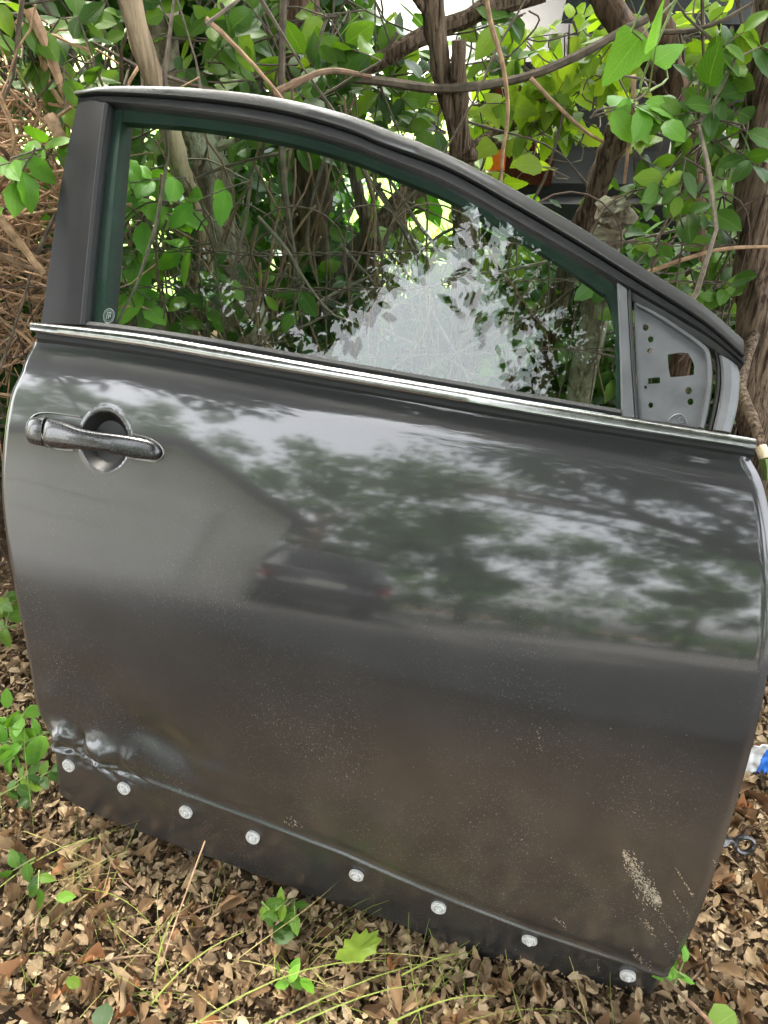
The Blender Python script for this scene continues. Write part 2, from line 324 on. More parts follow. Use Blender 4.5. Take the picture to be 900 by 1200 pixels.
# ================================================================== DOOR SURFACE
DL0 = onground(70, 948); DR0 = onground(735, 1196)
U = DR0 - DL0; U /= np.linalg.norm(U); NO = np.array([U[1], -U[0], 0.]); ZZ = np.array([0, 0, 1.]); LEAN, KB, KT = 12.0, .06, .15
_ks = [(0, -2), (.12, 0), (.35, 3), (.5, 8), (.6, 12), (.7, 17), (.8, 23), (.845, 25), (1.2, 29)]
_vs = np.linspace(-.3, 1.6, 3801); _al = np.interp(_vs, [k[0] for k in _ks], [k[1] for k in _ks])
_al = np.convolve(np.pad(_al, 60, mode='edge'), np.ones(121) / 121, 'valid')
_a = np.radians(_al + LEAN); _n = -np.cumsum(np.sin(_a)) * .0005; _z = np.cumsum(np.cos(_a)) * .0005
_n -= np.interp(0, _vs, _n); _z -= np.interp(0, _vs, _z)
def S(u, v):
    u = np.asarray(u, float)[..., None]; v = np.asarray(v, float)
    n = np.interp(v, _vs, _n)[..., None]; z = np.interp(v, _vs, _z)[..., None]
    return DL0 + U * u + NO * (n - KB * (u - .5) ** 2 + KT * (u - .5) * (np.minimum(v, .85)[..., None] - .45)) + ZZ * z
def SN(u, v):
    u = np.asarray(u, float)[..., None]; al = np.interp(v, _vs, _a)[..., None]
    vv_ = np.asarray(v, float)[..., None]; tv = -NO * np.sin(al) + ZZ * np.cos(al) + NO * KT * (u - .5) * (vv_ < .85); tu = U - NO * (2 * KB * (u - .5)) + NO * KT * (np.minimum(vv_, .85) - .45); n = np.cross(tu, tv); return n / np.linalg.norm(n, axis=-1, keepdims=True)
def SP(u, v, off=0.0): return S(u, v) + SN(u, v) * np.asarray(off, float)[..., None]
def uv(x, y):
    q = np.array([.45, .5]); tg = np.array([x, y], float)
    for _ in range(26):
        p0 = proj(S(*q)); J = np.stack([(proj(S(q[0] + 1e-3, q[1])) - p0) / 1e-3, (proj(S(q[0], q[1] + 1e-3)) - p0) / 1e-3], 1)
        q = np.clip(q - np.clip(np.linalg.solve(J, p0 - tg) , -.15, .15), (-.15, -.15), (1.25, 1.3))
    return q
def uvl(pts): return np.array([uv(*p) for p in pts])
def resamp(Q, n):
    d = np.concatenate([[0], np.cumsum(np.linalg.norm(np.diff(Q, axis=0), axis=1))]); s = np.linspace(0, d[-1], n)
    SPL = np.array(smoothpath(list(Q), max(n, 60))) if len(Q) > 2 else Q
    d = np.concatenate([[0], np.cumsum(np.linalg.norm(np.diff(SPL, axis=0), axis=1))]); s = np.linspace(0, d[-1], n)
    return np.stack([np.interp(s, d, SPL[:, 0]), np.interp(s, d, SPL[:, 1])], 1)
door = thing('car_door', DL0, 'dark grey metallic front car door leaning on the wire fence', 'car door')
def strip(name, A, B, sec, mat, parent=door, n=60, sharp=35, closed=True):
    """a moulding between two pixel lines A (q=0) and B (q=1) on the door surface; sec: (q, offset) round its section"""
    qa = resamp(uvl(A), n); qb = resamp(uvl(B), n); V = []
    for q, o in sec:
        qq = qa + (qb - qa) * q; V.append(SP(qq[:, 0], qq[:, 1], np.full(n, o)))
    V = np.stack(V, 1).reshape(-1, 3); k = len(sec); Fc = []
    for i in range(n - 1):
        for j in range(k if closed else k - 1): Fc.append((i * k + j, i * k + (j + 1) % k, (i + 1) * k + (j + 1) % k, (i + 1) * k + j))
    if closed: Fc.append(tuple(range(k))[::-1]); Fc.append(tuple((n - 1) * k + j for j in range(k)))
    return part(name, V, Fc, mat, parent, True, sharp)

# ---- outer panel
left_px = [(63, 933), (60, 905), (57, 880), (44, 850), (28, 762), (12, 672), (3, 600), (1, 545), (6, 485), (16, 432), (31, 398)]
right_px = [(738, 1194), (775, 1147), (803, 1100), (832, 1042), (857, 972), (879, 895), (896, 828), (908, 765), (914, 700), (913, 645), (906, 590), (896, 552), (884, 528)]
bot_px = [(63, 933), (90, 950), (150, 975), (250, 1012), (325, 1040), (450, 1083), (525, 1112), (650, 1160), (738, 1194)]
crease_px = [(57, 880), (100, 893), (140, 906), (200, 928), (300, 965), (400, 1003), (500, 1046), (620, 1093), (730, 1130), (775, 1146)]
top_px = [(31, 398), (150, 409), (250, 426), (450, 461), (600, 487), (750, 510), (884, 532)]
Lq, Rq, Bq, Cq, Tq = uvl(left_px), uvl(right_px), uvl(bot_px), uvl(crease_px), uvl(top_px)
cup = uv(122, 517); cup_r = .043
def dense(lo, hi, coarse, fines):                        # sample positions from lo to hi, finer inside the given ranges
    out = [lo]; x = lo
    while x < hi:
        st = coarse
        for a, b, f in fines:
            if a <= x <= b: st = min(st, f)
        x += st; out.append(min(x, hi))
    return np.array(out)
TH = .85
vv = dense(-.02, TH, .0045, [(cup[1] - .055, cup[1] + .055, .0008), (.05, .20, .0022), (.78, .86, .002)]); tt = (vv + .02) / (TH + .02)
uu = dense(0, 1.0, .0045, [(cup[0] - .055 + .04, cup[0] + .055 + .04, .0008), (0, .2, .0022)])
T_, S_ = np.meshgrid(tt, uu, indexing='ij')
def edge_u(Q, v): o = np.argsort(Q[:, 1]); return np.interp(v, Q[o, 1], Q[o, 0])
LS = np.array(smoothpath(list(Lq), 120)); RS = np.array(smoothpath(list(Rq), 120))
vcen = np.interp(T_, [0, 1], [0, TH])
uL = edge_u(LS, vcen); uR = edge_u(RS, vcen)
UU = uL + (uR - uL) * S_
vb = np.interp(UU, Bq[:, 0], Bq[:, 1]); vt = np.interp(UU, Tq[:, 0], Tq[:, 1]); vc = np.interp(UU, Cq[:, 0], Cq[:, 1])
VV = vb + (vt - vb) * T_
# relief: tucked strip under the crease, rolled shoulder, handle bowl, crumpled corner, faint waves
def sstep(a, b, x): k = np.clip((x - a) / (b - a), 0, 1); return k * k * (3 - 2 * k)
off = -.009 * (1 - sstep(-.0045, .0015, VV - vc)) + .0022 * np.exp(-((VV - vc - .004) / .0035) ** 2) - .0015 * np.exp(-((VV - vc - .016) / .008) ** 2)
dt = vt - VV; off -= .010 * (1 - sstep(0, .055, dt)) ** 2
off -= .004 * (1 - sstep(0, .012, np.minimum(UU - uL, uR - UU))) ** 2
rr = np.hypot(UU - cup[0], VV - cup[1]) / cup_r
bowl = np.where(rr < 1, -.023 * np.clip(1 - rr ** 3.0, 0, 1) ** 1.25, 0) ; off += bowl + .0007 * np.exp(-((rr - 1.05) / .07) ** 2)
def blob(px, amp, su, sv, rot=0):
    q = uv(*px); a = UU - q[0]; b = VV - q[1]; c, s = math.cos(rot), math.sin(rot); return amp * np.exp(-((a * c + b * s) / su) ** 2 - ((-a * s + b * c) / sv) ** 2)
off += blob((74, 862), .016, .022, .020) + blob((118, 878), .018, .030, .022) - blob((96, 866), .008, .008, .016) - blob((190, 872), .014, .075, .034, -.35) + blob((245, 902), .005, .03, .015) + blob((150, 890), .006, .012, .02)
off -= blob((90, 886), .013, .07, .010, -.25) + blob((140, 903), .010, .05, .008, -.2); off += blob((112, 897), .010, .06, .005, -.25) + blob((66, 872), .007, .012, .006, .5)
off -= blob((50, 862), .016, .012, .016); off += blob((110, 800), -.0025, .05, .03, .2) + blob((60, 815), .002, .03, .02)
cr = blob((100, 885), 1, .07, .03, -.2)
nz = np.array([[noise.noise((a * 60, b * 95, 3.0)) for a, b in zip(ra, rb)] if m else [0] * len(ra) for ra, rb, m in zip(UU, VV, (cr > .03).any(axis=1))])
off += nz * cr * .009
wv = .0006 * np.sin(UU * 9 + 1.3) * np.sin(VV * 7 + .4); off += wv
PV = SP(UU, VV, off); nt_, ns_ = UU.shape
back = SP(UU, VV, off - .012)
V = PV.reshape(-1, 3) - DL0; idx = np.arange(nt_ * ns_).reshape(nt_, ns_)
Fq = np.stack([idx[:-1, :-1], idx[:-1, 1:], idx[1:, 1:], idx[1:, :-1]], -1).reshape(-1, 4)
# hemmed edge all round
ring = np.concatenate([idx[0, :], idx[1:, -1], idx[-1, -2::-1], idx[-2:0, 0]])
hem = (back.reshape(-1, 3) - DL0)[ring]; b0 = len(V); k = len(ring); V = np.concatenate([V, hem, V[ring]])
nx_ = (np.arange(k) + 1) % k
Fh = np.stack([b0 + k + np.arange(k), b0 + np.arange(k), b0 + nx_, b0 + k + nx_], -1)
uvc = np.concatenate([np.stack([UU, VV], -1).reshape(-1, 2), np.stack([UU, VV], -1).reshape(-1, 2)[ring], np.stack([UU, VV], -1).reshape(-1, 2)[ring]])
pm = mesh_np('outer_panel', V, np.concatenate([Fq, Fh]), True, None, uvc)
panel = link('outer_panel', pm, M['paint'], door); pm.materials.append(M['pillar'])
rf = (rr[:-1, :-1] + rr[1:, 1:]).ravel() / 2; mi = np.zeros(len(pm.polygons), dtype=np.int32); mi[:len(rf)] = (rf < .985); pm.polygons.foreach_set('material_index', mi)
# inner shell behind the skin
ci = np.linspace(0, nt_ - 1, 14).astype(int); cj = np.linspace(0, ns_ - 1, 16).astype(int)
a, b = UU[np.ix_(ci, cj)], VV[np.ix_(ci, cj)]; um, vm = .5, .42
a2 = um + (a - um) * .985; b2 = vm + (b - vm) * .985 + .004
fr_ = SP(a2, b2, np.where((a2 < .3) & (b2 < .3), -.04, -.014)); e = np.ones(a2.shape) * -.085; e[0] = e[-1] = -.045; e[:, 0] = e[:, -1] = -.05
bk = SP(um + (a - um) * .95, vm + (b - vm) * .95, e); g = np.arange(14 * 16).reshape(14, 16)
q = np.stack([g[:-1, :-1], g[:-1, 1:], g[1:, 1:], g[1:, :-1]], -1).reshape(-1, 4); rg = np.concatenate([g[0, :], g[1:, -1], g[-1, -2::-1], g[-2:0, 0]]); n0 = 14 * 16
sides = [(rg[i], n0 + rg[i], n0 + rg[(i + 1) % len(rg)], rg[(i + 1) % len(rg)]) for i in range(len(rg))]
part('inner_shell', np.concatenate([fr_.reshape(-1, 3), bk.reshape(-1, 3)]), list(map(tuple, q)) + [tuple(n0 + f[::-1]) for f in q] + sides, M['inner'], door, True, 30)

# ---- lower flange under the strip
def down(P, d): return [(x, y + d) for x, y in P]
strip('lower_flange', down(bot_px[1:], 9), down(bot_px[1:], -6), [(0, -.022), (.35, -.016), (1, -.016), (1, -.03), (0, -.03)], M['black'])
# ---- chrome belt moulding and seals
ct = [(38, 377), (150, 389), (250, 405), (450, 440), (600, 466), (750, 491), (885, 514)]
cb = [(39, 389), (150, 404), (250, 421), (450, 456), (600, 482), (750, 506), (885, 527)]
strip('belt_moulding', cb, ct, [(0, -.004), (.02, .003), (.12, .0055), (.5, .0068), (.85, .0048), (1, .001), (1, -.004)], M['chrome'], n=90, sharp=45)
strip('belt_seal', down(cb, 9), down(cb, -3), [(0, -.010), (.3, -.0055), (.6, -.006), (1, -.0045), (1, -.011), (0, -.018)], M['rubber'], n=80)
gin = [(98, 381), (150, 387), (250, 402), (450, 437), (600, 463), (728, 485)]
strip('glass_wiper', down(gin, 2), down(gin, -6), [(0, -.004), (.4, 0), (1, -.004), (1, -.012), (0, -.012)], M['rubber'], n=60)
# ---- window frame rails
o1 = [(91, 108), (130, 102), (225, 103), (320, 113), (400, 131), (450, 149), (525, 180), (600, 219), (675, 262), (750, 310), (825, 357), (870, 396)]
o2 = [(91, 114), (130, 111), (225, 117), (320, 130), (400, 151), (450, 171), (525, 199), (600, 240), (675, 284), (750, 331), (825, 379), (871, 419)]
o3 = [(93, 121), (127, 121), (225, 131), (320, 146), (400, 167), (450, 186), (525, 217), (600, 259), (675, 302), (750, 346), (825, 390), (872, 427)]
strip('frame_rail', o2, o1, [(0, -.006), (0, .004), (.05, .0066), (.12, .0074), (.5, .0072), (.8, .0055), (.93, .001), (1, -.008), (1, -.03), (0, -.03)], M['paint'], n=110, sharp=30)
strip('frame_trim', o3, down(o2, 1), [(0, -.012), (.03, -.002), (.2, .001), (.85, .001), (1, -.002), (1, -.028), (0, -.028)], M['black'], n=110)
ch1 = [(128, 128), (225, 135), (320, 150), (400, 171), (450, 190), (525, 221), (600, 263), (665, 303), (706, 332)]
ch2 = [(124, 117), (225, 126), (320, 140), (400, 161), (450, 180), (525, 211), (600, 253), (670, 296), (722, 326)]
strip('run_channel', down(ch1, 7), ch2, [(0, -.016), (1, -.016), (1, -.03), (0, -.03)], M['channel'], n=70)
strip('run_channel', [(96, 383), (104, 300), (113, 210), (124, 119)], [(112, 384), (119, 300), (127, 210), (137, 120)], [(0, -.014), (1, -.014), (1, -.03), (0, -.03)], M['channel'], n=40)
strip('run_channel', [(722, 486), (721, 420), (718, 370), (706, 334), (690, 320)], [(731, 487), (730, 420), (729, 365), (724, 336), (706, 318)], [(0, -.015), (1, -.015), (1, -.03), (0, -.03)], M['channel'], n=40)
strip('pillar_applique', [(47, 379), (60, 290), (74, 200), (92, 115)], [(97, 381), (105, 300), (114, 210), (125, 122)], [(0, -.014), (.0, -.001), (.04, .002), (.5, .003), (.95, .002), (1, .0), (1, -.014)], M['pillar'], n=40)
strip('pillar_seal', [(95, 380), (103, 300), (112, 210), (123, 121)], [(99.5, 381), (107, 300), (116, 210), (127, 122)], [(0, -.012), (.1, .0035), (.5, .0045), (1, .001), (1, -.014)], M['rubber'], n=40)
strip('pillar_back', [(50, 378), (63, 290), (77, 200), (95, 116)], [(108, 381), (116, 300), (123, 210), (131, 124)], [(0, -.016), (1, -.0165), (1, -.05), (0, -.045)], M['inner'], n=20)
glass = strip('window_glass', [(95, 388), (250, 412), (450, 446), (600, 472), (735, 494)], [(121, 116), (300, 139), (450, 181), (600, 255), (727, 331)], [(0, -.0085)] + [(k / 24, -.0085) for k in range(1, 24)] + [(1, -.0085), (1, -.0125), (0, -.0125)], M['glass'], n=90, sharp=60)
# etched mark in the glass corner: double ring and three strokes
eb = MB(); ec = uv(123, 368)
for r0, r1 in ((.0095, .0105), (.0074, .0079)):
    n = 40; V = []
    for k in range(n):
        a = 2 * math.pi * k / n
        for r in (r0, r1): V.append(SP(ec[0] + r * math.cos(a), ec[1] + r * math.sin(a) * 1.05, -.0081))
    eb.add(V, [(2 * k, 2 * k + 1, (2 * k + 3) % (2 * n), (2 * k + 2) % (2 * n)) for k in range(n)])
for (x0, x1, y0, y1) in ((-.004, -.0028, -.005, .005), (-.0008, .0006, -.005, .005), (.0026, .0038, -.002, .005), (-.004, .0038, .0046, .0056), (-.0008, .0038, -.0006, .0004)):
    eb.add([SP(ec[0] + a, ec[1] + b, -.0081) for a, b in ((x0, y0), (x1, y0), (x1, y1), (x0, y1))], [(0, 1, 2, 3)])
eb.build('glass_mark', M['etch'], glass)
# ---- division bar, mirror sail plate with holes, front flange
strip('division_bar', [(723, 330), (726, 400), (728, 487)], [(737, 340), (741, 410), (747, 489)], [(0, -.013), (0, -.004), (.15, -.001), (.8, -.001), (.9, -.004), (1, -.004), (1, -.016)], M['primer'], n=20, sharp=25)
strip('plate_seal', [(736, 338), (740, 410), (746, 489)], [(740, 340), (744, 410), (749, 490)], [(0, -.012), (.3, .0), (.7, .0), (1, -.012)], M['rubber'], n=20)
def fillplate(name, outline, holes, off0, thick, mat, parent):
    cu = bpy.data.curves.new('tmp', 'CURVE'); cu.dimensions = '2D'; cu.fill_mode = 'BOTH'; cu.extrude = thick / 2
    for poly in [outline] + holes:
        q = [uv(*p) for p in poly] if not isinstance(poly, np.ndarray) else poly
        sp = cu.splines.new('POLY'); sp.points.add(len(q) - 1); sp.use_cyclic_u = True
        for i, (a, b) in enumerate(q): sp.points[i].co = (a, b, 0, 1)
    ob = bpy.data.objects.new('tmp', cu); col.objects.link(ob); dg = bpy.context.evaluated_depsgraph_get(); me = bpy.data.meshes.new_from_object(ob.evaluated_get(dg))
    bpy.data.objects.remove(ob); bpy.data.curves.remove(cu)
    me.name = name; n = len(me.vertices); co = np.empty(n * 3, np.float32); me.vertices.foreach_get('co', co); co = co.reshape(-1, 3)
    W = SP(co[:, 0].astype(float), co[:, 1].astype(float), off0 + co[:, 2].astype(float)) - DL0; me.vertices.foreach_set('co', W.astype(np.float32).ravel()); me.update()
    return link(name, me, mat, parent)
def circ(x, y, rpx, n=14, ry=None): return [(x + rpx * math.cos(2 * math.pi * k / n), y + (ry or rpx * 1.1) * math.sin(2 * math.pi * k / n)) for k in range(n)]
sail_out = [(743, 352), (752, 354), (770, 364), (800, 383), (826, 401), (833, 410), (836, 424), (836, 450), (832, 478), (826, 501), (790, 495), (749, 489), (746, 430)]
holes = [circ(757, 381, 3.6), circ(763, 395, 3.4), circ(762, 409, 3.2), circ(808, 456, 4), circ(810, 469, 3.6), circ(763, 473, 3), circ(757, 452, 1.8),
         [(783, 413), (795, 411), (807, 411), (813, 421), (815, 428), (814, 437), (800, 439), (786, 440), (784, 428)], [(760, 441), (774, 440), (774, 447), (760, 448)]]
plate = fillplate('mirror_plate', sail_out, holes, -.010, .0024, M['primer'], door)
strip('plate_rib', [(747, 358), (770, 371), (800, 391), (820, 406), (826, 416), (828, 440), (825, 470), (819, 499)], [(745, 352), (771, 364), (801, 383), (826, 401), (834, 411), (837, 440), (833, 473), (827, 502)], [(0, -.009), (.25, -.004), (.75, -.0035), (1, -.009)], M['primer'], plate, n=40)
strip('front_seal', [(836, 405), (840, 424), (840, 450), (836, 475), (830, 502)], [(843, 412), (846, 430), (846, 452), (842, 478), (836, 503)], [(0, -.012), (.3, -.006), (.7, -.006), (1, -.012)], M['rubber'], n=24)
strip('front_flange', [(843, 414), (846, 432), (846, 452), (842, 478), (836, 503)], [(867, 429), (869, 440), (868, 458), (865, 480), (858, 506)], [(0, -.018), (0, -.006), (.12, -.002), (.5, -.0005), (.9, -.004), (1, -.01), (1, -.026)], M['primer'], n=24, sharp=28)
strip('upper_gasket', [(740, 352), (770, 371), (800, 389), (832, 407), (868, 432)], [(738, 336), (750, 341), (800, 372), (835, 394), (872, 425)], [(0, -.013), (.2, -.008), (.8, -.005), (1, -.008), (1, -.03), (0, -.03)], M['black'], n=40)
# stamped loop on the plate
sb = MB(); q = [uv(*p) for p in [(783, 492), (788, 487), (795, 484), (802, 486), (806, 495)]]
sb.tube([SP(a, b, -.0085) for a, b in resamp(np.array(q), 12)], .0011, 6); q = resamp(np.array([uv(*p) for p in circ(799, 491, 3.2)]), 14)
sb.tube([SP(a, b, -.0085) for a, b in q], .0009, 6); sb.build('stamped_loop', M['primer'], plate)

# ---- handle
def loft(name, stations, mat, parent, nsec=22, nst=46, power=2.6):
    st = np.array([(*uv(x, y), h, o, th) for x, y, h, o, th in stations]); P = np.array(smoothpath([s for s in st], nst)); V = []
    for i in range(nst):
        d = P[min(i + 1, nst - 1), :2] - P[max(i - 1, 0), :2]; d /= np.linalg.norm(d); nv = np.array([-d[1], d[0]])
        for j in range(nsec):
            a = 2 * math.pi * j / nsec; c, s_ = math.cos(a), math.sin(a)
            x = abs(c) ** (2 / power) * math.copysign(1, c) * P[i, 2]; y = abs(s_) ** (2 / power) * math.copysign(1, s_) * P[i, 4]
            V.append(SP(P[i, 0] + nv[0] * x, P[i, 1] + nv[1] * x, P[i, 3] + y))
    Fc = [(i * nsec + j, i * nsec + (j + 1) % nsec, (i + 1) * nsec + (j + 1) % nsec, (i + 1) * nsec + j) for i in range(nst - 1) for j in range(nsec)]
    Fc += [tuple(range(nsec))[::-1], tuple((nst - 1) * nsec + j for j in range(nsec))]
    return part(name, V, Fc, mat, parent, True, 45)
hnd = loft('door_handle', [(62, 507, .0195, .010, .009), (66, 508, .0205, .013, .0095), (85, 511, .018, .017, .009), (105, 515, .0145, .021, .008), (125, 518, .013, .022, .0075), (145, 521, .0135, .019, .0075), (165, 525, .0145, .013, .008), (180, 528, .013, .008, .0075), (187, 529.5, .009, .006, .006), (190, 530, .003, .004, .003)], M['dark_gloss'], door)
loft('handle_cap', [(36, 504, .006, .005, .004), (38, 504, .013, .007, .006), (44, 505, .0185, .010, .009), (54, 506, .0205, .011, .010), (61, 507, .0205, .011, .010)], M['dark_gloss'], hnd, nst=20)
def outline_tube(name, px, r, off_, mat, parent):
    q = resamp(np.array([uv(*p) for p in px]), 60); mb = MB(); mb.tube([SP(a, b, off_) for a, b in q], r, 6); return mb.build(name, mat, parent)
outline_tube('handle_gasket', [(95, 489), (60, 484), (42, 486), (34, 497), (36, 514), (48, 521), (70, 526), (86, 528)], .0013, .0008, M['steel'], hnd)
outline_tube('handle_gasket', [(157, 509), (175, 514), (188, 522), (192, 532), (184, 540), (168, 539), (151, 536)], .0013, .0008, M['steel'], hnd)
outline_tube('handle_gasket', [(63.5, 489), (61, 497), (60.5, 508), (64, 519), (72, 526)], .0009, .0195, M['steel'], hnd)

# ---- white trim clips along the strip, studs under it
def lathe(prof, n=18):
    V = []; Fc = []
    for r, z in prof:
        for j in range(n): a = 2 * math.pi * j / n; V.append((r * math.cos(a), r * math.sin(a), z))
    for i in range(len(prof) - 1):
        for j in range(n): Fc.append((i * n + j, i * n + (j + 1) % n, (i + 1) * n + (j + 1) % n, (i + 1) * n + j))
    Fc.append(tuple((len(prof) - 1) * n + j for j in range(n))); return V, Fc
V, Fc = lathe([(.0115, -.003), (.0115, .0012), (.0095, .0014), (.0095, .0015), (.0088, .0026), (.0070, .0026), (.0064, .0016), (.0056, .0016), (.0052, .0042), (.0042, .0050), (.0020, .0050), (.0016, .0040)])
clip_me = mesh_py('trim_clip', V, Fc, True, 35); V, Fc = lathe([(.0030, -.002), (.0030, .0066), (.0022, .0074)]); pin_me = mesh_py('clip_pin', V, Fc, True, 35)
def frame_at(u_, v_, o_):
    p = SP(u_, v_, o_) - DL0; n = SN(u_, v_); x = U - n * (U @ n); x /= np.linalg.norm(x); y = np.cross(n, x)
    return Matrix(((x[0], y[0], n[0], p[0]), (x[1], y[1], n[1], p[1]), (x[2], y[2], n[2], p[2]), (0, 0, 0, 1)))
for i, p in enumerate([(77, 900), (142, 927), (215, 955), (294, 985), (416, 1030), (513, 1068), (620, 1107), (736, 1149)]):
    q = uv(*p); c = link('trim_clip', clip_me, M['clip'], door); c.matrix_local = frame_at(q[0], q[1], -.0058) @ Matrix.Rotation(R(random.uniform(-7, 7)), 4, 'X') @ Matrix.Rotation(random.random() * 3, 4, 'Z')
    link('clip_pin', pin_me, M['clip'], c)
V, Fc = lathe([(.0055, 0), (.0055, .003), (.0035, .003), (.0035, .011), (.0028, .012)], 12); stud_me = mesh_py('flange_stud', V, Fc, True, 35)
for p in [(97, 957), (218, 1003), (358, 1058), (518, 1118), (702, 1190)]:
    q = uv(*p); s = link('flange_stud', stud_me, M['steel'], door); m = frame_at(q[0], q[1], -.016); s.matrix_local = m @ Matrix.Rotation(R(75), 4, 'X')
# ---- dried mud smears and scratches near the front lower corner (grains of dirt standing proud of the paint)
mb = MB()
def grain(x, y, r, z=.0006):
    q = uv(x, y); n = random.randint(4, 6); a0 = random.random() * 6; st = random.uniform(1.5, 4.5); r *= .7; th = R(-55) + random.uniform(-.4, .4)
    V = []
    for k in range(n):
        a = a0 + 2 * math.pi * k / n; x_, y_ = math.cos(a) * r * st * random.uniform(.6, 1.2), math.sin(a) * r * random.uniform(.6, 1.2)
        V.append(SP(q[0] + x_ * math.cos(th) - y_ * math.sin(th), q[1] + x_ * math.sin(th) + y_ * math.cos(th), .0001))
    V.append(SP(q[0], q[1], z)); mb.add(V, [(k, (k + 1) % n, n) for k in range(n)])
def offm(p): return p
for k in range(620):
    f = random.random() ** .8; x = 730 + f * 44 + random.gauss(0, 1 + 6 * f * (1 - f)); y = 998 + f * 58 + random.gauss(0, 2 + 13 * f * (1 - f) * 2) + 14 * f * (1 - f) * 4 * random.random()
    grain(x, y, random.uniform(.0004, .0012))
for (x0, y0, x1, y1, n, sp) in [(765, 1060, 797, 1108, 34, 1), (792, 1018, 812, 1050, 40, .8), (788, 1042, 809, 1078, 22, .7), (741, 1068, 792, 1122, 30, 1.2), (738, 1112, 762, 1135, 40, 2.5), (758, 1080, 764, 1092, 25, 2), (650, 1076, 664, 1087, 30, 1.2), (648, 1005, 652, 1012, 16, 2.5), (836, 1006, 838, 1016, 6, .6), (337, 962, 352, 968, 30, 2.5), (630, 855, 634, 880, 10, 2), (700, 1128, 702, 1138, 8, .6)]:
    for k in range(n):
        f = random.random(); grain(x0 + (x1 - x0) * f + random.gauss(0, sp), y0 + (y1 - y0) * f + random.gauss(0, sp), random.uniform(.0003, .0009))
for k in range(60): grain(random.uniform(480, 840), random.uniform(840, 1120), random.uniform(.0002, .0006))
smear = mb.build('mud_smear', M['mud'], panel, False, None, 'stuff')

# ================================================================== LEAVES
def leaf_mesh(name, shape='ovate', fold=.22, droop=.25, n=7, curl=0.0, seed=0):
    rs = random.Random(seed); V = []; uvs = []; Fc = []
    for i in range(n + 1):
        t = i / n
        if shape == 'ovate': wd = .30 * math.sin(math.pi * t ** .85) ** .8 if 0 < t < 1 else 0
        elif shape == 'heart': wd = .47 * (1 - t) ** .7 * min(1, (t / .14)) ** .45 if t < 1 else 0
        elif shape == 'round': wd = .42 * math.sin(math.pi * t) ** .6 if 0 < t < 1 else 0
        else: wd = .25 * math.sin(math.pi * t ** .9) ** .7 * rs.uniform(.9, 1.1) if 0 < t < 1 else 0
        z0 = -droop * t * t * .6 + curl * math.sin(t * 5 + rs.random()) * .12; ser = 1 + .05 * ((i % 2) * 2 - 1)
        for sx in (-1, -.5, 0, .5, 1):
            z = z0 + fold * wd * abs(sx) - fold * .5 * wd * sx * sx + curl * wd * sx * sx * rs.uniform(.4, 1.3) * (1.6 if shape == 'dry' else 0)
            V.append((sx * wd * ser, t, z)); uvs.append((sx, t))
    for i in range(n):
        for j in range(4): a = i * 5 + j; Fc.append((a, a + 1, a + 6, a + 5))
    me = mesh_np(name, V, Fc, True, None, uvs); return me
LEAF = {'ovate': [leaf_mesh('leaf', 'ovate', .25 + .1 * k, .15 + .12 * k, 7, .1 * k, k) for k in range(4)], 'heart': [leaf_mesh('leaf', 'heart', .3, .3, 12, 0, 3), leaf_mesh('leaf', 'heart', .2, .15, 12, .1, 4)],
        'dry': [leaf_mesh('dead_leaf', 'dry', .4, .35, 8, .5 + .3 * k, k) for k in range(6)], 'round': [leaf_mesh('leaf', 'round', .15, .2, 6, .1, 5)]}
_lm = {}
def leaf_data(shape, mat):
    k = (shape, mat)
    if k not in _lm:
        _lm[k] = []
        for me in LEAF[shape]:
            c = me.copy(); c.materials.append(M[mat]); _lm[k].append(c)
    return random.choice(_lm[k])
def rot_from(along, nrm):
    y = np.array(along, float); y /= np.linalg.norm(y); z = np.array(nrm, float); z = z - y * (z @ y); z /= (np.linalg.norm(z) + 1e-9); x = np.cross(y, z); return x, y, z
def put_leaf(parent, p, along, nrm, size, shape='ovate', mat='leaf', name='leaf'):
    o = bpy.data.objects.new(name, leaf_data(shape, mat)); col.objects.link(o); o.parent = parent
    x, y, z = rot_from(along, nrm); q = np.asarray(p) - ORG[parent.name]; sx = size * random.uniform(.85, 1.15)
    o.matrix_local = Matrix(((x[0] * sx, y[0] * size, z[0] * size, q[0]), (x[1] * sx, y[1] * size, z[1] * size, q[1]), (x[2] * sx, y[2] * size, z[2] * size, q[2]), (0, 0, 0, 1)))
    return o
def rnd(a=1.0): return np.array([random.gauss(0, a), random.gauss(0, a), random.gauss(0, a)])
def sprig(mb, root, p, size, n=5, shape='ovate', mat='leaf', spread=1.0, d0=None, stem=.0013):
    """a short twig with leaves in pairs and one at the tip, facing the light and the camera's side"""
    d = np.array([random.gauss(0, .6), random.gauss(-.25, .35), random.gauss(.15, .5)]) if d0 is None else np.array(d0, float)
    d /= np.linalg.norm(d); ln = size * (.5 + .42 * n / 2) * spread; P0 = p - d * ln * .5; path = [P0 + d * ln * k / 5 + np.array([0, 0, -.10 * ln * (k / 5) ** 2]) for k in range(6)]
    mb.tube(path, [stem * (1.3 - .12 * k) for k in range(6)], 5); sgn = 1
    up = np.array([0, -.55, .75])
    for k in range(n):
        f = .25 + .75 * (k // 2 * 2 + 1) / n if k < n - 1 else 1.0; q = path[min(5, int(f * 5))]
        side = np.cross(d, up); side /= np.linalg.norm(side)
        al = d * .55 + side * sgn * .95 + rnd(.25) if k < n - 1 else d + rnd(.2); sgn = -sgn
        al[2] -= .25
        put_leaf(root, q, al, up + rnd(.38), size * random.uniform(.7, 1.15), shape, mat)
    return path[0]

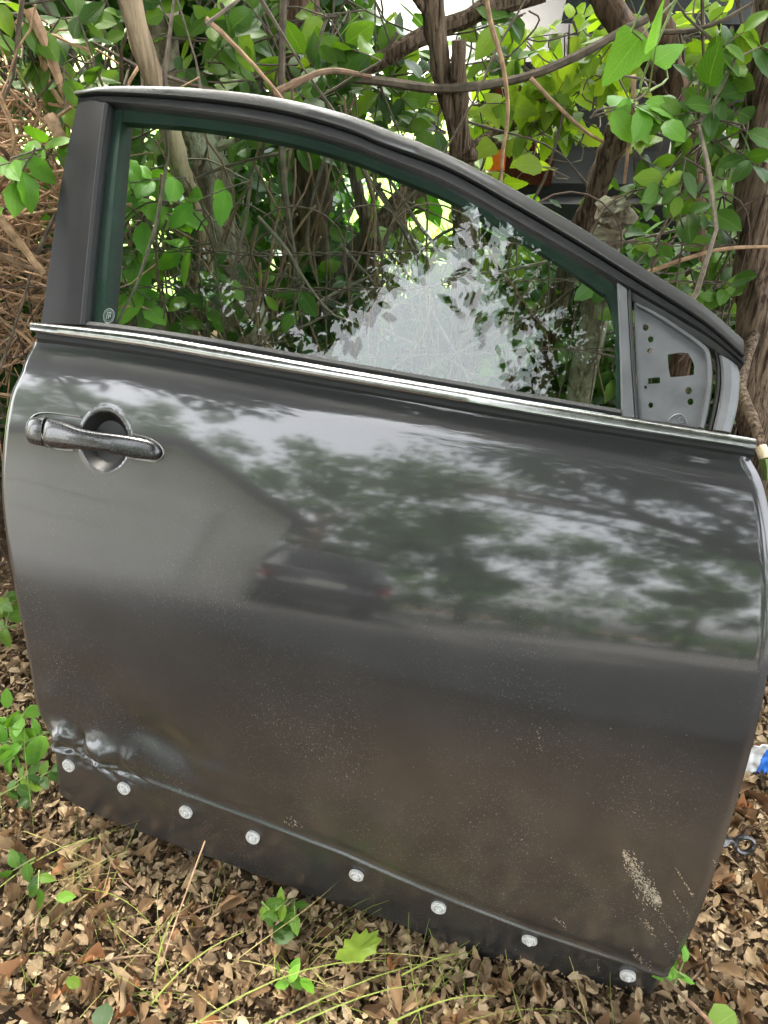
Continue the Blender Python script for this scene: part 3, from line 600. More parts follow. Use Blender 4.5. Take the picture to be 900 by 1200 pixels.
# ================================================================== TREES AND STEMS IN THE HEDGE
def pxpath(pts, n=24, amp=.006):
    return wob(smoothpath([at(x, y, Y) for x, y, Y in pts], n), amp)
def rad(px, Y): return px / 2 / F * Y * 1.15
def down_to_ground(P):                                       # carry a stem on to the soil
    a = np.array(P[-1]); b = np.array(P[-2]); d = a - b; d[2] = -abs(d[2]) - 1e-3; d /= np.linalg.norm(d); d = d * .5 + np.array([0, .1, -.8]); t = (a[2] + .04) / -d[2]
    return [a + d * t * k / 6 for k in range(1, 7)]
def up_to_canopy(P, H, drift=(0, 0)):
    a = np.array(P[0]); k = 8; return [np.array([a[0] + drift[0] * f, a[1] + drift[1] * f, a[2] + (H - a[2]) * f]) for f in [i / k for i in range(k, 0, -1)]]
def scatter(centers, rad_, n, size, lo=.6, hi=1.3):
    """n folded leaf faces round the given clump centres: vertices, faces, tint"""
    centers = np.asarray(centers, float); rad_ = np.asarray(rad_, float)
    ci = rng.integers(0, len(centers), n); g = rng.normal(size=(n, 3)); g /= np.linalg.norm(g, axis=1, keepdims=True); g *= (rng.random((n, 1)) ** .45)
    P = centers[ci] + g * rad_[ci][:, None] * np.array([1, 1, .7]); s = size * rng.uniform(lo, hi, n)[:, None]
    a = rng.normal(size=(n, 3)) + np.array([0, 0, -.5]); a /= np.linalg.norm(a, axis=1, keepdims=True); z = rng.normal(size=(n, 3)) * .7 + np.array([0, 0, 1.0]); z -= a * (z * a).sum(1, keepdims=True); z /= np.linalg.norm(z, axis=1, keepdims=True); x = np.cross(a, z)
    V = np.stack([P, P + a * s * .35 + x * s * .24 + z * s * .05, P + a * s * .7 + x * s * .2 + z * s * .04, P + a * s, P + a * s * .7 - x * s * .2 + z * s * .04, P + a * s * .35 - x * s * .24 + z * s * .05], 1).reshape(-1, 3)
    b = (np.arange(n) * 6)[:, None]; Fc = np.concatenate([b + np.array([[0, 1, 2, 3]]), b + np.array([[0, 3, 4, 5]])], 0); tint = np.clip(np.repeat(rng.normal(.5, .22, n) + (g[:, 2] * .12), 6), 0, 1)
    return V, Fc, tint
def tree(label, pts, rpx, mat, H=None, drift=(0, 0), crown=None, rough=.25, sides=12, ground_=True, branches=(), cat='tree', name='tree', n=34, rtop=.6):
    Y0 = pts[0][2]; P = pxpath(pts, n, .008); r = [rad(np.interp(i / (n - 1) * (len(rpx) - 1), range(len(rpx)), rpx), Y0) for i in range(n)]
    if ground_: e = down_to_ground(P); P = P + e; r = r + [r[-1] * (1 + .06 * k) for k in range(1, len(e) + 1)]
    if H: e = up_to_canopy(P, H, drift); r = [r[0] * (1 - (1 - rtop) * f) for f in [i / 8 for i in range(8, 0, -1)]] + r; P = e + P
    base = np.array(P[-1]); root = thing(name, base, label, cat); mb = MB(); mb.tube(P, r, sides, rough); mb.build('trunk', M[mat], root, True, 80)
    for bp, br in branches:
        mb = MB(); Pb = pxpath(bp, 18, .006); mb.tube(Pb, [rad(br[0] + (br[1] - br[0]) * k / 17, bp[0][2]) for k in range(18)], 9, rough); mb.build('limb', M[mat], root, True, 80)
    if crown:
        for m_ in range(3):
            mb = MB(); c = np.array(crown[0][random.randrange(len(crown[0]))]); mb.tube(wob(smoothpath([P[0], (P[0] + c) / 2 + rnd(.15), c], 10), .05, 2), [r[0] * (.8 - .065 * k) for k in range(10)], 7); mb.build('limb', M[mat], root)
        V, Fc, t = scatter(*crown); link('crown', mesh_np('crown', V - base, Fc, True, t), M['leaf_canopy'], root, 'stuff')
    return root
def ball(c, r, n, sub):                                      # clump centres spread over a crown's volume
    out = []
    while len(out) < n:
        p = rng.uniform(-1, 1, 3)
        if .15 < np.linalg.norm(p) < 1: out.append(np.array(c) + p * np.array(r))
    return out, rng.uniform(.6, 1.3, n) * sub
A_, B_ = ball((-1.2, 2.9, 4.4), (2.0, 1.3, 1.3), 40, .5)
tree('grey lichen-spotted tree trunk with a forked limb seen through the window', [(176, -60, 1.75), (182, 40, 1.72), (205, 105, 1.7), (238, 165, 1.68), (249, 215, 1.67), (262, 290, 1.67), (290, 385, 1.68), (300, 430, 1.7)], [36, 34, 30, 30, 34, 38, 42, 46], 'bark_lichen', 3.6, (-.3, .5), (A_, B_, 2600, .11), .35, 14, True,
     [([(238, 168, 1.68), (222, 150, 1.67), (205, 143, 1.66)], (24, 16)), ([(246, 170, 1.68), (262, 148, 1.7), (268, 128, 1.72)], (18, 9)), ([(250, 175, 1.67), (275, 165, 1.63), (300, 150, 1.6)], (8, 4))])
A_, B_ = ball((.1, 3.3, 4.6), (1.6, 1.2, 1.2), 34, .5)
tree('tall dark ridged tree trunk rising behind the top of the car door window', [(352, -60, 2.0), (350, 60, 2.0), (362, 150, 2.0), (366, 250, 2.0), (360, 340, 2.0)], [34, 32, 30, 34, 38], 'bark_dark', 3.8, (.3, .6), (A_, B_, 5000, .11), .3)
tree('slim dark stem beside the tall ridged trunk', [(322, -60, 2.1), (336, 40, 2.1), (346, 110, 2.08), (340, 220, 2.08)], [16, 16, 17, 18], 'bark_brown', None, rough=.3, name='young_tree', cat='stem')
tree('pale tan smooth stem leaning across above the dark pillar', [(140, -60, 1.42), (150, 0, 1.43), (165, 55, 1.44), (184, 110, 1.45), (203, 165, 1.46), (216, 208, 1.48), (224, 226, 1.5)], [19, 20, 20, 20, 19, 18, 15], 'bark_pale', 2.4, (-.25, .1), None, .12, 12, False, [([(218, 210, 1.49), (232, 250, 1.5), (245, 300, 1.52), (252, 340, 1.55)], (9, 5)), ([(214, 205, 1.48), (208, 225, 1.5), (204, 240, 1.52)], (10, 7))], name='leaning_stem', cat='stem')
tree('forked brown sapling standing above the sloping window rail', [(508, -50, 1.62), (510, 15, 1.62), (513, 60, 1.62), (522, 110, 1.62), (536, 152, 1.62), (541, 185, 1.63), (545, 260, 1.66)], [22, 20, 18, 17, 19, 24, 24], 'bark_brown', None, rough=.25, branches=[([(541, 170, 1.62), (541, 120, 1.61), (537, 75, 1.6), (536, 46, 1.6)], (15, 12)), ([(505, 18, 1.62), (488, 0, 1.6), (475, -25, 1.58)], (9, 5)), ([(541, 182, 1.62), (556, 182, 1.6), (552, 175, 1.6)], (14, 6))], name='sapling', cat='sapling')
tree('thick diagonal brown branch sloping down through the glass', [(640, 120, 2.15), (560, 175, 2.1), (495, 217, 2.05), (440, 275, 2.0), (398, 325, 1.97), (380, 352, 1.95)], [18, 19, 21, 24, 25, 26], 'bark_brown', None, rough=.25, name='tree_limb', cat='branch')
A_, B_ = ball((1.7, 2.9, 4.3), (1.7, 1.2, 1.2), 36, .5)
tree('thick fibrous brown trunk standing beside the front end of the car door', [(912, -60, 1.42), (903, 20, 1.42), (892, 130, 1.42), (882, 250, 1.4), (880, 360, 1.38), (884, 470, 1.36), (890, 560, 1.34)], [29, 29, 30, 32, 36, 38, 40], 'bark_brown', 3.4, (.4, .7), (A_, B_, 5000, .11), .3, 16)
tree('dark crooked trunk with pale bark flakes behind the sloping window rail', [(752, -60, 1.68), (770, 20, 1.68), (789, 90, 1.68), (806, 150, 1.68), (812, 210, 1.68), (818, 290, 1.7)], [17, 18, 19, 20, 20, 22], 'bark_dark', None, rough=.35, name='crooked_trunk', cat='trunk', branches=[([(700, -20, 1.8), (730, 25, 1.78), (770, 85, 1.75), (797, 140, 1.72)], (24, 17))])
tree('sawn-off brown branch stub with a pale end behind the window rail', [(742, 146, 1.55), (728, 160, 1.55), (712, 190, 1.56), (696, 230, 1.58), (678, 275, 1.6), (660, 330, 1.65), (610, 395, 1.7)], [20, 22, 24, 22, 22, 22, 20], 'bark_brown', None, rough=.25, name='branch_stub', cat='branch', branches=[([(716, 178, 1.55), (712, 160, 1.54), (716, 145, 1.53)], (9, 6))])
tree('knobbly pale brown stump behind the sloping window rail', [(720, 232, 1.5), (722, 246, 1.5), (716, 268, 1.51), (712, 300, 1.53)], [18, 30, 24, 28], 'bark_lichen', None, rough=.7, sides=12, name='knobbly_stump', cat='stump', branches=[([(722, 245, 1.5), (708, 236, 1.48)], (16, 12)), ([(722, 245, 1.5), (736, 250, 1.5)], (14, 9))])
tree('slender brown trunk seen through the middle of the window glass', [(405, 160, 1.9), (420, 230, 1.9), (430, 260, 1.9), (436, 330, 1.9)], [10, 12, 13, 14], 'bark_brown', None, rough=.2, name='young_tree', cat='stem')
tree('thin upright trunk showing between leaves at the front of the glass', [(690, 270, 1.75), (672, 310, 1.75), (650, 370, 1.75), (640, 420, 1.75)], [14, 16, 18, 18], 'bark_brown', None, rough=.2, name='young_tree', cat='stem')

# ------------------------------------------------------------------ bare vines, sticks
def vine(label, pts, px, mat='vine', name='vine', cat='vine', taper=.6, n=26, amp=.012):
    P = wob(smoothpath([at(x, y, Y) for x, y, Y in pts], n), amp, 5); mb = MB(); r0 = rad(px, pts[0][2]); mb.tube(P, [r0 * (1 - (1 - taper) * k / (n - 1)) for k in range(n)], 7, .15)
    o = mb.build(name, M[mat], None, org=P[0]); tag(o, label, cat); return o
vine('long dark vine arching above the window rail from the sapling to the crooked trunk', [(400, 88, 1.6), (440, 95, 1.6), (500, 101, 1.6), (560, 100, 1.58), (620, 90, 1.56), (670, 70, 1.56), (720, 45, 1.58), (760, 25, 1.6)], 9, 'twig', taper=.8)
vine('rising brown bough crossing behind the sapling fork', [(405, 88, 1.72), (450, 68, 1.72), (500, 40, 1.72), (545, 22, 1.72), (575, 8, 1.72), (640, -8, 1.72)], 14, 'bark_brown', 'bough', 'bough', 1.1)
vine('thin curved vine running from the leaning stem to the long arching vine', [(318, 110, 1.4), (350, 96, 1.42), (390, 86, 1.45), (440, 92, 1.5)], 7, 'vine')
vine('pale straight twig slanting down towards the window rail', [(240, 22, 1.35), (275, 55, 1.35), (310, 92, 1.34), (332, 118, 1.34)], 4.5, 'dryvine', 'twig', 'twig', amp=.003)
vine('pale thin twig hanging down in front of the lime leaves', [(567, -20, 1.35), (575, 25, 1.35), (590, 75, 1.35), (597, 130, 1.36), (591, 180, 1.37), (588, 225, 1.38)], 5, 'dryvine', 'twig', 'twig', amp=.004)
vine('bare pale stalk standing upright beside the sawn branch stub', [(742, 88, 1.42), (741, 130, 1.42), (735, 180, 1.43), (731, 215, 1.44)], 5, 'dryvine', 'stalk', 'stalk', amp=.002)
vine('tall straight grey stick standing upright just behind the glass', [(333, -40, 1.5), (331, 60, 1.5), (330, 160, 1.5), (335, 230, 1.5), (345, 300, 1.52), (352, 350, 1.54)], 6.5, 'twig', 'stick', 'stick', 1, amp=.003)
vine('bent grey twig sagging from the rail to the bottom of the glass', [(300, 255, 1.34), (330, 290, 1.33), (360, 340, 1.31), (385, 370, 1.3), (415, 380, 1.3)], 4, 'twig', 'twig', 'twig')
vine('fine pale twig rising from the left end of the fence', [(20, 20, 1.5), (45, 55, 1.5), (62, 100, 1.5), (80, 125, 1.48)], 7, 'dryvine', 'stick', 'stick')
vine('dry tan stick leaning towards the dark pillar', [(35, 10, 1.42), (58, 60, 1.42), (72, 100, 1.42), (84, 128, 1.42)], 11, 'dryvine', 'stick', 'stick', amp=.004)
vine('broken orange-tan stick end poking out above the tangle', [(58, 136, 1.36), (66, 152, 1.35), (76, 172, 1.34)], 12, 'dryvine', 'stick', 'stick', .9, amp=.001)
vine('stout tan stick lying across the dead vine tangle', [(-12, 240, 1.36), (10, 268, 1.34), (32, 296, 1.32), (52, 322, 1.3)], 10, 'dryvine', 'stick', 'stick', amp=.002)
vine('reddish dry stick lying low in the dead vine tangle', [(-15, 290, 1.34), (15, 305, 1.33), (55, 318, 1.31)], 7, 'vine', 'stick', 'stick', amp=.004)
cb_ = thing('cut_branch', at(885, 395, 1.36), 'brown curved branch with a pale sawn end beside the front of the belt trim', 'branch')
mb = MB(); Pc = wob(smoothpath([at(890, 380, 1.38), at(876, 415, 1.27), at(869, 450, 1.14), at(876, 476, 1.06), at(886, 500, 1.0), at(892, 524, .965)], 26), .001); mb.tube(Pc, [.0095 - .00012 * k for k in range(26)], 9, .2); mb.build('stem', M['bark_brown'], cb_)
mb = MB(); mb.tube([Pc[-1], at(894, 530, .958), at(896, 537, .952)], [.0085, .0088, .0084], 10, .1); ce = mb.build('cut_end', M['wood_cut'], cb_)
mb = MB(); mb.tube([at(896, 537, .952), at(898, 548, .946), at(899, 562, .94)], [.0084, .0075, .0045], 9, .1); mb.build('green_bark', M['greenstem'], cb_)
vine('long pale whip bending across the lower right hedge', [(760, 318, 1.4), (800, 305, 1.38), (850, 292, 1.36), (910, 290, 1.35)], 5, 'dryvine', 'twig', 'twig')
vine('slim green-brown shoot crossing behind the dark glossy leaves', [(770, 37, 1.6), (810, 35, 1.58), (850, 22, 1.56), (900, -5, 1.55)], 5, 'twig', 'shoot', 'shoot')
vine('thin slanting twig below the dark glossy leaves', [(905, 135, 1.5), (870, 170, 1.5), (835, 205, 1.5), (820, 232, 1.5)], 5, 'twig', 'twig', 'twig')
vine('forked twig dangling across the dark car', [(625, 88, 1.55), (655, 122, 1.55), (690, 155, 1.55), (712, 168, 1.55)], 4, 'dryvine', 'twig', 'twig')
vine('orange runner vine looping over the soil beside the door', [tuple(p) for p in [(795, 1112, .62), (830, 1105, .6), (865, 1090, .58), (905, 1065, .57)]], 4.5, 'dryvine', 'runner_vine', 'vine', amp=.004)
vine('thin curled tendril hanging from the orange runner vine', [(862, 1092, .585), (858, 1110, .575), (862, 1130, .57), (880, 1143, .565)], 2.6, 'dryvine', 'tendril', 'tendril', amp=.002)
vine('brown stem lying on the litter in front of the door corner', [onp for onp in [(780, 1148, .49), (810, 1175, .44), (838, 1204, .40)]], 8, 'vine', 'stem', 'stem', 1, amp=.002)
vine('pale dry stalk leaning up from the litter against the clip strip', [(241, 985, .66), (225, 1030, .61), (207, 1080, .565), (190, 1130, .52)], 3, 'dryvine', 'grass_stalk', 'stalk', 1, amp=.002)
# fine random twigs through the hedge: too many to count
mb = MB()
for k in range(900):
    Y = random.uniform(1.42, 2.4); x = random.uniform(-1.6, 1.7) * Y / 1.6; z = random.uniform(.0, 1.5); p = np.array([x, Y, z]); d = np.array([random.gauss(0, .45), random.gauss(0, .2), random.choice((1, 1, -.4)) * random.uniform(.3, 1)]); d /= np.linalg.norm(d); ln = random.uniform(.3, .9)
    px_ = proj(p)
    pm_ = proj(p + d * ln * .5); pe_ = proj(p + d * ln)
    if any(470 < q_[0] < 790 and q_[1] < 300 for q_ in (px_, pm_, pe_)) and random.random() < .93: continue
    mb.tube(wob([p + d * ln * i / 8 for i in range(9)], .06, 4), [random.uniform(.0015, .0045) * (1 - .07 * i) for i in [0] * 9], 5)
o = mb.build('hedge_twigs', M['twig'], kind='stuff'); o['label'] = 'tangle of thin bare twigs inside the hedge'; o['category'] = 'twigs'
mb = MB()
RX = [p[0] for p in o1]; RY = [p[1] for p in o1]
for k in range(190):                                         # paler shoots close behind the fence
    Y = random.uniform(1.42, 1.75); p = at(random.uniform(80, 760), random.uniform(300, 480), Y); d = np.array([random.gauss(0, .3), random.gauss(0, .12), 1.]); d /= np.linalg.norm(d); ln = random.uniform(.25, .7)
    e_ = proj(p + d * ln)
    if e_[1] < np.interp(e_[0], RX, RY) - 6: continue
    mb.tube(wob([p + d * ln * i / 8 for i in range(9)], .07, 4), random.uniform(.0011, .0028), 5)
o = mb.build('hedge_shoots', M['vine'], kind='stuff'); o['label'] = 'thin tan shoots rising close behind the wire fence'; o['category'] = 'shoots'
mb = MB()
for k in range(430):                                         # dead vines heaped left of the door
    f = random.random(); Y = random.uniform(1.36, 1.75); p = at(random.uniform(-150, 90), random.uniform(90, 430), Y); d = np.array([random.gauss(0, 1), random.gauss(0, .25), random.gauss(0, .8)]); d /= np.linalg.norm(d); ln = random.uniform(.12, .4); c = rnd(.05)
    pts_ = smoothpath([p - d * ln / 2, p + c, p + d * ln / 2 + rnd(.04)], 9)
    if pts_[0][2] < 0 or pts_[-1][2] < 0: continue
    if min(q_[1] for q_ in pts_) < 1.31: continue
    mb.tube(wob(pts_, .03, 9), random.choice((.0012, .0016, .002, .003)), 5)
o = mb.build('dead_vine_tangle', M['dryvine'], kind='stuff'); o['label'] = 'heap of dry tan vines left of the pillar'; o['category'] = 'dead vines'
# ------------------------------------------------------------------ looped wire fence
FY = 1.37
fence = thing('wire_fence', (0, FY, 0), 'rusty double-loop wire fence behind the car door', 'fence')
def fwob(x, z): return FY + .03 * noise.noise((x * 1.7, z * 2, 5)) + .012 * noise.noise((x * 7, z * 6, 2))
for k in range(36):
    x0 = -2.1 + k * .117 + random.uniform(-.012, .012); w_ = .17; P = []
    for i in range(9): z = .0 + .80 * i / 8; P.append((x0, z))
    for i in range(1, 10): a = math.pi * i / 10; P.append((x0 + w_ / 2 - w_ / 2 * math.cos(a), .80 + .085 * math.sin(a)))
    for i in range(8, -1, -1): P.append((x0 + w_, .0 + .80 * i / 8))
    sag = .05 * noise.noise((x0 * 1.3, 7, 1)); mb = MB(); mb.tube([np.array([x + .022 * noise.noise((x * 9, z * 7, k)), fwob(x, z) + (.004 if k % 2 else -.004), z + sag * z]) for x, z in P], .0016, 5); mb.build('loop_wire', M['wire'], fence)
for z in (.80, .735, .60, .45, .28, .1):
    for ph in (0, math.pi):
        mb = MB(); mb.tube([np.array([x, fwob(x, z) + .0028 * math.cos(x * 95 + ph), z * (1 + .05 * noise.noise((x * 1.3, 7, 1))) + .0028 * math.sin(x * 95 + ph)]) for x in np.linspace(-2.1, 2.1, 420)], .0014, 4); mb.build('twisted_wire', M['wire'], fence)

# ================================================================== LEAFY VINES
def leafy(label, pts, size, n=5, shape='ovate', mat='leaf', Y=1.5, dY=.12, name='leafy_vine', cat='vine', runner=True, extra=0, stem='twig'):
    base = at(*pts[0][:2], Y); root = thing(name, base, label, cat, 'leafy vines climbing the hedge'); mb = MB(); ends = []
    for p in pts:
        y_ = (p[2] if len(p) > 2 else Y) + random.uniform(-dY, dY); ends.append(sprig(mb, root, at(p[0], p[1], y_), size * random.uniform(.85, 1.15), n + random.randint(-1, 1), shape, mat))
    for k in range(extra):
        p = random.choice(pts); y_ = Y + random.uniform(-dY * .5, dY * 2); ends.append(sprig(mb, root, at(p[0] + random.gauss(0, 28), p[1] + random.gauss(0, 24), y_), size * random.uniform(.7, 1.05), n, shape, mat))
    if runner:
        for i in range(len(ends) - 1):
            a, b = ends[i], ends[i + 1]
            if np.linalg.norm(a - b) < .45: mb.tube(wob(smoothpath([a, (a + b) / 2 + rnd(.03) - np.array([0, 0, .03]), b], 8), .01), .0018, 5)
    mb.build('stem', M[stem], root); return root
leafy('green leafy vine over the dead vine tangle and left of the pale leaning stem', [(20, 18), (55, 35), (100, 42), (125, 95), (98, 102), (75, 118), (10, 95), (122, 28), (60, 80), (35, 60)], .055, 5, Y=1.5, extra=10)
leafy('bright leafy shoot sticking out of the dead vine tangle', [(8, 190), (40, 182), (52, 174, 1.36), (22, 205)], .06, 4, 'ovate', 'leaf_bright', Y=1.3, dY=.03)
leafy('dark leafy vine hanging around the tall ridged trunk', [(190, 8), (222, 42), (285, 92), (300, 15), (250, 15), (290, 50), (270, 30), (380, 60), (385, 112), (402, 90), (370, 20), (412, 30), (350, 108), (430, 62)], .058, 5, Y=1.62, extra=16)
leafy('leafy vine behind the sapling fork', [(430, 102), (440, 132), (470, 112), (482, 142), (455, 30), (470, 70), (500, 150), (560, 30), (575, 60), (600, 20)], .06, 5, Y=1.8, extra=10)
leafy('fresh green leafy vine with broad leaves pressed behind the rear of the glass', [(185, 208), (258, 222), (165, 225), (205, 250), (216, 288), (165, 342), (180, 352), (150, 345)], .066, 5, 'ovate', 'leaf_bright', Y=1.4, dY=.03, extra=0)
leafy('pale green leafy vine low in the glass beside the lichen trunk', [(240, 342), (265, 328), (246, 366), (130, 322), (112, 332), (250, 310), (150, 292), (165, 300), (300, 325), (350, 345), (215, 380), (280, 390)], .05, 5, Y=1.5, extra=4)
leafy('dark leafy vine high in the rear of the glass', [(285, 160), (300, 195), (140, 200), (135, 165), (310, 140), (330, 230), (170, 170), (200, 180), (345, 170)], .062, 5, Y=1.8, extra=6)
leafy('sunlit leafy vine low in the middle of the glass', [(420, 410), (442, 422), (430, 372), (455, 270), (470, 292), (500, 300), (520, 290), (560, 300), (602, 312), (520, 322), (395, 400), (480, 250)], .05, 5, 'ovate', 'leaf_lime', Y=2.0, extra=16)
leafy('leafy vine low at the front end of the glass', [(640, 372), (655, 320), (700, 332), (690, 392), (602, 402), (662, 402), (715, 430), (580, 420), (620, 340)], .055, 5, Y=1.7, extra=10)
leafy('large heart-shaped fresh green leaves hanging above the sawn branch stub', [(750, 12, 1.2), (765, 78, 1.2), (778, 12, 1.22)], .085, 2, 'heart', 'leaf_bright', Y=1.2, dY=.01, stem='greenstem')
leafy('light green leaf sprig beside the bare pale stalk', [(724, 126, 1.36), (760, 130, 1.36), (735, 110, 1.38)], .06, 3, 'ovate', 'leaf_bright', Y=1.36, dY=.02)
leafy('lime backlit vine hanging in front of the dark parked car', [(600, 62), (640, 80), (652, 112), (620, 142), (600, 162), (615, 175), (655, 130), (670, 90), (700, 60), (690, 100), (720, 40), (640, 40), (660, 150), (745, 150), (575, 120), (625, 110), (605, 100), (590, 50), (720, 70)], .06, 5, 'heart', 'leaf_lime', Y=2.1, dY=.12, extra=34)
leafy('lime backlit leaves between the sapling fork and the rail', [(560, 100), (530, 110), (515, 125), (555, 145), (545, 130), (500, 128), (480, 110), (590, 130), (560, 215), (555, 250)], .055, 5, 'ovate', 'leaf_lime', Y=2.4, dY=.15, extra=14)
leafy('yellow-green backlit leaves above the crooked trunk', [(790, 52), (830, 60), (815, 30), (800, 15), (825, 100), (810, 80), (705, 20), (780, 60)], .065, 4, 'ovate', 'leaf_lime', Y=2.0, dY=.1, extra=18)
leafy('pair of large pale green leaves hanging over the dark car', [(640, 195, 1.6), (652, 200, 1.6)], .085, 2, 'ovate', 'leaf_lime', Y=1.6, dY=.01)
leafy('dark glossy leafy vine climbing the fibrous trunk', [(845, 55), (887, 55), (852, 85), (815, 130), (842, 95), (806, 100), (872, 100), (836, 130), (850, 142), (836, 168), (790, 155), (786, 195), (766, 200), (800, 205), (872, 180), (895, 140)], .055, 5, Y=1.4, dY=.06, extra=5)
leafy('leafy vine at the foot of the crooked trunk above the rail', [(800, 345), (832, 350), (850, 270), (846, 340), (732, 350), (706, 330), (812, 250), (882, 360), (862, 310), (852, 400), (880, 425), (850, 230), (790, 305), (765, 290)], .05, 5, Y=1.45, dY=.08, extra=6)
# ground plants
def groundplant(label, pts, size, n=4, mat='leaf', shape='ovate', z=.03):
    base = onground(*pts[0], 0); root = thing('ground_plant', base, label, 'plant', 'green plants in the leaf litter'); mb = MB()
    for x, y in pts:
        p = onground(x, y, random.uniform(z * .6, z * 1.6)); q0 = sprig(mb, root, p, size, n, shape, mat, d0=(random.gauss(0, .6), random.gauss(-.2, .5), .35)); mb.tube(smoothpath([q0, np.array([p[0] * .6 + base[0] * .4, p[1] * .6 + base[1] * .4, .012]), base + np.array([0, 0, -.01])], 6), .0012, 5)
    mb.build('stem', M['greenstem'], root); return root
groundplant('bright green creeping plant beside the crumpled door corner', [(8, 848), (28, 835), (36, 870), (15, 885), (45, 862), (2, 870)], .042, 5, 'leaf_bright')
groundplant('small green creeper below the crumpled door corner', [(25, 912), (50, 908), (12, 925), (36, 925)], .03, 4, 'leaf')
groundplant('green leaves beside the rear edge of the door', [(4, 700), (10, 720), (2, 735)], .045, 4, 'leaf', z=.08)
groundplant('sparse seedling in the litter left of the dry stalk', [(28, 1012), (45, 1030)], .028, 4, 'leaf')
groundplant('small bright seedling near the large lobed leaf', [(344, 1140), (338, 1150)], .028, 3, 'leaf_bright')
groundplant('lime plant at the front corner of the door', [(795, 1142), (788, 1135)], .035, 3, 'leaf_bright')
groundplant('green plant under the clip strip', [(312, 1062), (330, 1060), (345, 1062)], .026, 4, 'leaf')
def lone(label, x, y, size, shape, mat, ang, tilt=.2):
    p = onground(x, y, .02); me = leaf_data(shape, mat); o = bpy.data.objects.new('fallen_leaf', me); col.objects.link(o)
    xx, yy, zz = rot_from((math.cos(ang), math.sin(ang), .05), (random.gauss(0, tilt), -.35, 1)); p = p - yy * size / 2
    o.matrix_world = Matrix(((xx[0] * size, yy[0] * size, zz[0] * size, p[0]), (xx[1] * size, yy[1] * size, zz[1] * size, p[1]), (xx[2] * size, yy[2] * size, zz[2] * size, p[2]), (0, 0, 0, 1))); tag(o, label, 'leaf', 'fresh leaves fallen on the litter')
lone('round grey-green leaf standing in the litter below the clip strip', 333, 1092, .042, 'round', 'leaf', 1.2)
lone('small green leaf lying in the litter left of the dry stalk', 77, 1051, .030, 'ovate', 'leaf_bright', .1)
lone('green leaf lying beside dry brown leaves in the litter', 120, 1190, .035, 'round', 'leaf', 1.6)
lone('yellowing leaf lying on the brown litter', 85, 1151, .028, 'ovate', 'leaf_lime', 2.8)
lone('dark green leaf under the orange runner vine', 848, 1196, .05, 'round', 'leaf', .4)
# the large lobed leaf
V = [(-.5, 0), (-.36, .14), (-.28, .12), (-.2, .27), (-.1, .22), (.02, .33), (.1, .24), (.26, .3), (.27, .2), (.5, .2), (.42, .1), (.52, .02), (.36, -.06), (.3, -.17), (.1, -.17), (0, -.24), (-.16, -.17), (-.3, -.16), (-.38, -.06)]
c0 = onground(420, 1113, .03); VV3 = [np.array([x * .075 * math.cos(.1) - y * .075 * math.sin(.1), x * .075 * math.sin(.1) + y * .075, .012 * abs(y) + .006 * math.sin(x * 7)]) for x, y in V]; VV3.append(np.array([0, 0, -.004]))
lo = link('fallen_leaf', mesh_py('fallen_leaf', VV3, [(i, (i + 1) % 19, 19) for i in range(19)][::-1]), M['leaf_lime']); lo.location = tuple(c0); lo.rotation_euler = (R(22), 0, .25); tag(lo, 'large lobed yellow-green leaf lying on the litter', 'leaf', 'fresh leaves fallen on the litter')

# ================================================================== LITTER
def litter_area():
    while True:
        x = random.uniform(-1.5, 1.3); y = random.uniform(-.35, 1.9)
        return x, y
cand = []
while len(cand) < 300:
    x = random.uniform(-10, 930); y = random.uniform(860, 1230)
    if y < 930 + (x - 60) * .37 + 12 and 50 < x < 790: continue
    cand.append(onground(x, y))
for p in cand:
    a = random.random() * 6.3; put_leaf(ground, (p[0], p[1], gz(p[0], p[1]) + random.uniform(.012, .03)), (math.cos(a), math.sin(a), random.gauss(0, .3)), np.array([0, -.15, 1]) + rnd(.45), random.uniform(.018, .044), 'dry', 'dead', 'dead_leaf')
n = 95000; X = np.where(rng.random(n) < .75, rng.uniform(-1.15, 1.05, n), rng.uniform(-2.0, 1.8, n)); Yl = np.where(rng.random(n) < .75, rng.uniform(.0, 1.35, n), rng.uniform(-.6, 2.6, n)); Zl = np.array([gz(a, b) for a, b in zip(X, Yl)]) + rng.uniform(.0, .026, n)
P = np.stack([X, Yl, Zl], 1); s = (.005 + .023 * rng.random(n) ** 2.2)[:, None]; a = rng.normal(size=(n, 3)) * np.array([1, 1, .28]); a /= np.linalg.norm(a, axis=1, keepdims=True); z = rng.normal(size=(n, 3)) * .55 + np.array([0, 0, 1.]); z -= a * (z * a).sum(1, keepdims=True); z /= np.linalg.norm(z, axis=1, keepdims=True); x = np.cross(a, z)
cl = rng.uniform(-.2, .5, (n, 1)); wd = rng.uniform(.12, .36, (n, 1)); j = lambda: rng.uniform(.82, 1.15, (n, 1))
V = np.stack([P, P + a * s * .3 * j() + x * s * wd * j() + z * s * cl, P + a * s * .72 * j() + x * s * wd * .8 * j() + z * s * cl * 1.1, P + a * s + z * s * cl * .6 * j(), P + a * s * .72 * j() - x * s * wd * .8 * j() + z * s * cl * j(), P + a * s * .3 * j() - x * s * wd * j() + z * s * cl * j()], 1).reshape(-1, 3)
b = (np.arange(n) * 6)[:, None]; Fc = np.concatenate([b + np.array([[0, 1, 2, 3]]), b + np.array([[0, 3, 4, 5]])], 0)
o = link('leaf_litter', mesh_np('leaf_litter', V, Fc, True, np.repeat(np.clip(rng.normal(.5, .25, n), 0, 1), 6)), M['dead_mass'], None, 'stuff'); o['label'] = 'brown leaf litter covering the ground around the door'; o['category'] = 'leaf litter'
mb = MB()
